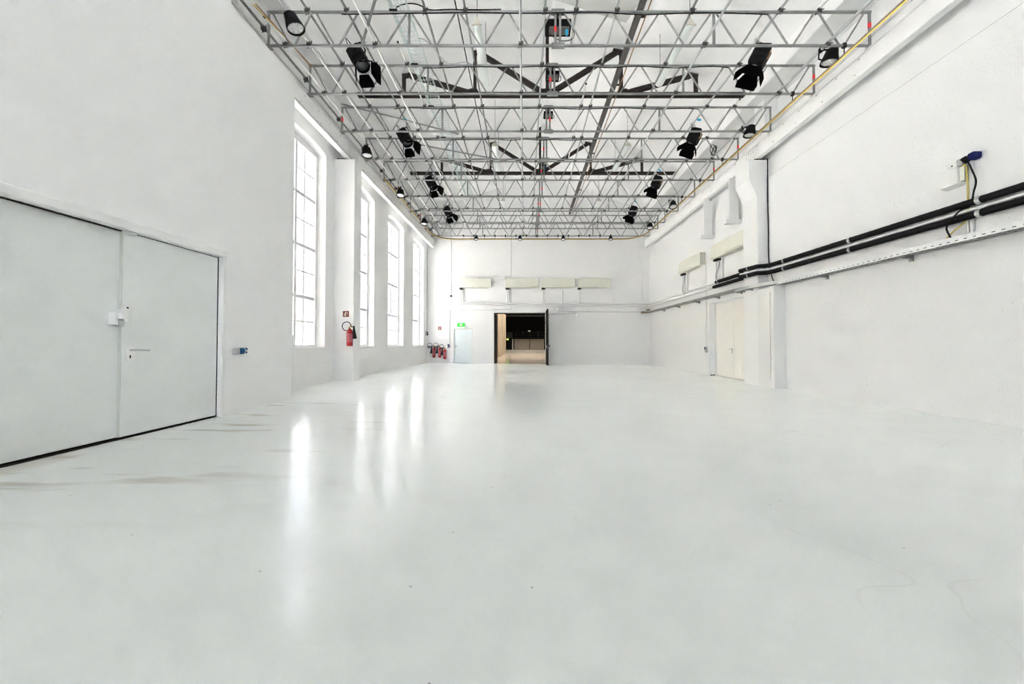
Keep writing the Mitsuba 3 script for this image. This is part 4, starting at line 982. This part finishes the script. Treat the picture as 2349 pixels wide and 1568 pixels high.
def fire_sign(lab, x, y, z, s):
    """square red sign with a pale extinguisher, facing -y"""
    k = thing('fire_sign', lab, 'sign')
    part(k, 'plate', cbx(x - s / 2, x + s / 2, y - 0.012, y, z - s / 2, z + s / 2, 0.003), 'sign_red')
    yy = y - 0.015

    def r(a, b, c, dd):
        return bx(x + a * s, x + b * s, yy, yy + 0.003, z + c * s, z + dd * s)
    t = np.linspace(0.0, math.pi * 1.0, 12)
    ring = Polygon([(x + s * (0.10 + 0.22 * math.cos(a)), z + s * (0.10 + 0.26 * math.sin(a))) for a in np.r_[-0.9, t]] + [(x + s * (0.10 + 0.14 * math.cos(a)), z + s * (0.10 + 0.18 * math.sin(a))) for a in np.r_[t[::-1], -0.9]]).buffer(0)
    ring = max(getattr(ring, 'geoms', [ring]), key=lambda g: g.area)
    part(k, 'symbol', cat([r(-0.20, 0.02, -0.36, 0.10), r(-0.13, -0.05, 0.10, 0.22), prism(ring, 1, yy, yy + 0.003)]), 'sign_white')
    part(k, 'flame', bx(x - 0.03 * s, x + 0.05 * s, yy - 0.002, yy, z - 0.28 * s, z + 0.08 * s), 'sign_green')
    return k


fire_sign('red fire extinguisher sign on the left pillar', -5.59, 10.68, 2.10, 0.185)
fire_sign('red fire extinguisher sign on the end wall', -5.19, YF, 2.12, 0.20)


def extinguisher(lab, x, y, z0, ht, r, horn_side, hose_loop, group=None):
    """co2 cylinder hung on a wall that faces -y: base at z0"""
    k = thing('fire_extinguisher', lab, 'fire extinguisher', group)
    yc = y - r - 0.02
    prof = [(0, 0), (r * 0.9, 0), (r, 0.02), (r, ht * 0.80), (r * 0.93, ht * 0.86), (r * 0.7, ht * 0.92), (r * 0.35, ht * 0.955), (r * 0.3, ht), (0, ht)]
    cyl = part(k, 'cylinder', aim(lathe(prof, 24), [x, yc, z0], [0, 0, 1]), 'red_enamel', 40)
    part(cyl, 'label', aim(lathe([(r * 1.004, ht * 0.22), (r * 1.006, ht * 0.22), (r * 1.006, ht * 0.70), (r * 1.004, ht * 0.70)], 24), [x, yc, z0], [0, 0, 1]), 'label_pink', 40, label='pale pink printed label')
    part(cyl, 'print', cat([bx(x - r * 0.7, x + r * 0.7 * ww, yc - r * 1.02, yc - r * 0.7, z0 + ht * (0.28 + 0.075 * j), z0 + ht * (0.30 + 0.075 * j)) for j, ww in enumerate((0.6, 0.9, 0.3, 0.8, 0.5))]), 'red_enamel', stuff=True)
    zt = z0 + ht
    vl = part(k, 'valve', cat([cbx(x - 0.02, x + 0.02, yc - 0.02, yc + 0.02, zt - 0.01, zt + 0.06), tube([[x - 0.015, yc, zt + 0.05], [x + 0.03 * horn_side, yc - 0.02, zt + 0.085], [x + 0.085 * horn_side, yc - 0.02, zt + 0.10]], 0.009, 6)]), 'brass')
    hx = x + horn_side * (r + 0.045)
    part(k, 'horn', aim(lathe([(0, 0), (0.024, 0), (0.026, ht * 0.13), (0.03, ht * 0.2), (0.062, ht * 0.72), (0.058, ht * 0.72), (0, ht * 0.60)], 16), [hx, yc - 0.02, zt + 0.07], [0.10 * horn_side, 0, -1]), 'black_rubber', 40)
    cxh, czh, rr = hose_loop
    t = np.linspace(0.10, math.pi * 1.62, 22)
    pts = [[hx, yc - 0.02, zt + 0.05]] + [[cxh + rr * math.cos(a) * (1 if horn_side > 0 else -1), yc - 0.03, czh + rr * 1.0 * math.sin(a)] for a in t] + [[x - 0.02 * horn_side, yc - 0.02, zt + 0.03]]
    part(k, 'hose', tube(spline(pts, 2), 0.012, 8), 'black_rubber', True)
    part(k, 'bracket', bx(x - 0.03, x + 0.03, y - 0.03, y, z0 + ht * 0.5, z0 + ht * 0.8), 'grey_plastic')
    return k


extinguisher('red fire extinguisher with black horn on the left pillar', -5.415, 10.68, 1.10, 0.55, 0.085, 1, (-5.50, 1.71, 0.135))
G = 'three extinguishers in the far left corner'
extinguisher('leftmost of three red extinguishers in the far left corner', -5.51, YF, 0.33, 0.64, 0.082, -1, (-5.75, 1.06, 0.15), G)
extinguisher('middle of three red extinguishers in the far left corner', -5.16, YF, 0.33, 0.64, 0.082, -1, (-5.39, 1.06, 0.15), G)
extinguisher('rightmost and lowest of three red extinguishers in the far left corner', -4.85, YF, 0.24, 0.62, 0.082, -1, (-5.04, 0.99, 0.13), G)

# blue power socket on the foreground wall
k = thing('power_socket', 'blue and grey industrial power socket on the foreground wall beside the double door', 'socket')
part(k, 'housing', cbx(XP, XP + 0.085, 5.74, 5.84, 0.985, 1.10, 0.02), 'grey_plastic')
part(k, 'collar', aim(lathe([(0, 0), (0.052, 0), (0.055, 0.075), (0, 0.075)], 20), [XP + 0.055, 5.83, 1.045], [0, 1, 0]), 'blue_plastic', 40)
part(k, 'rim', aim(lathe([(0, 0), (0.058, 0), (0.058, 0.018), (0, 0.018)], 20), [XP + 0.055, 5.895, 1.045], [0, 1, 0]), 'grey_plastic', 40)
part(k, 'lid', cbx(XP + 0.01, XP + 0.09, 5.915, 5.985, 1.0, 1.10, 0.015), 'blue_plastic')
part(k, 'catch', tube([[XP + 0.092, 5.95, 1.05], [XP + 0.098, 5.95, 1.05]], 0.012, 10), 'sign_white')
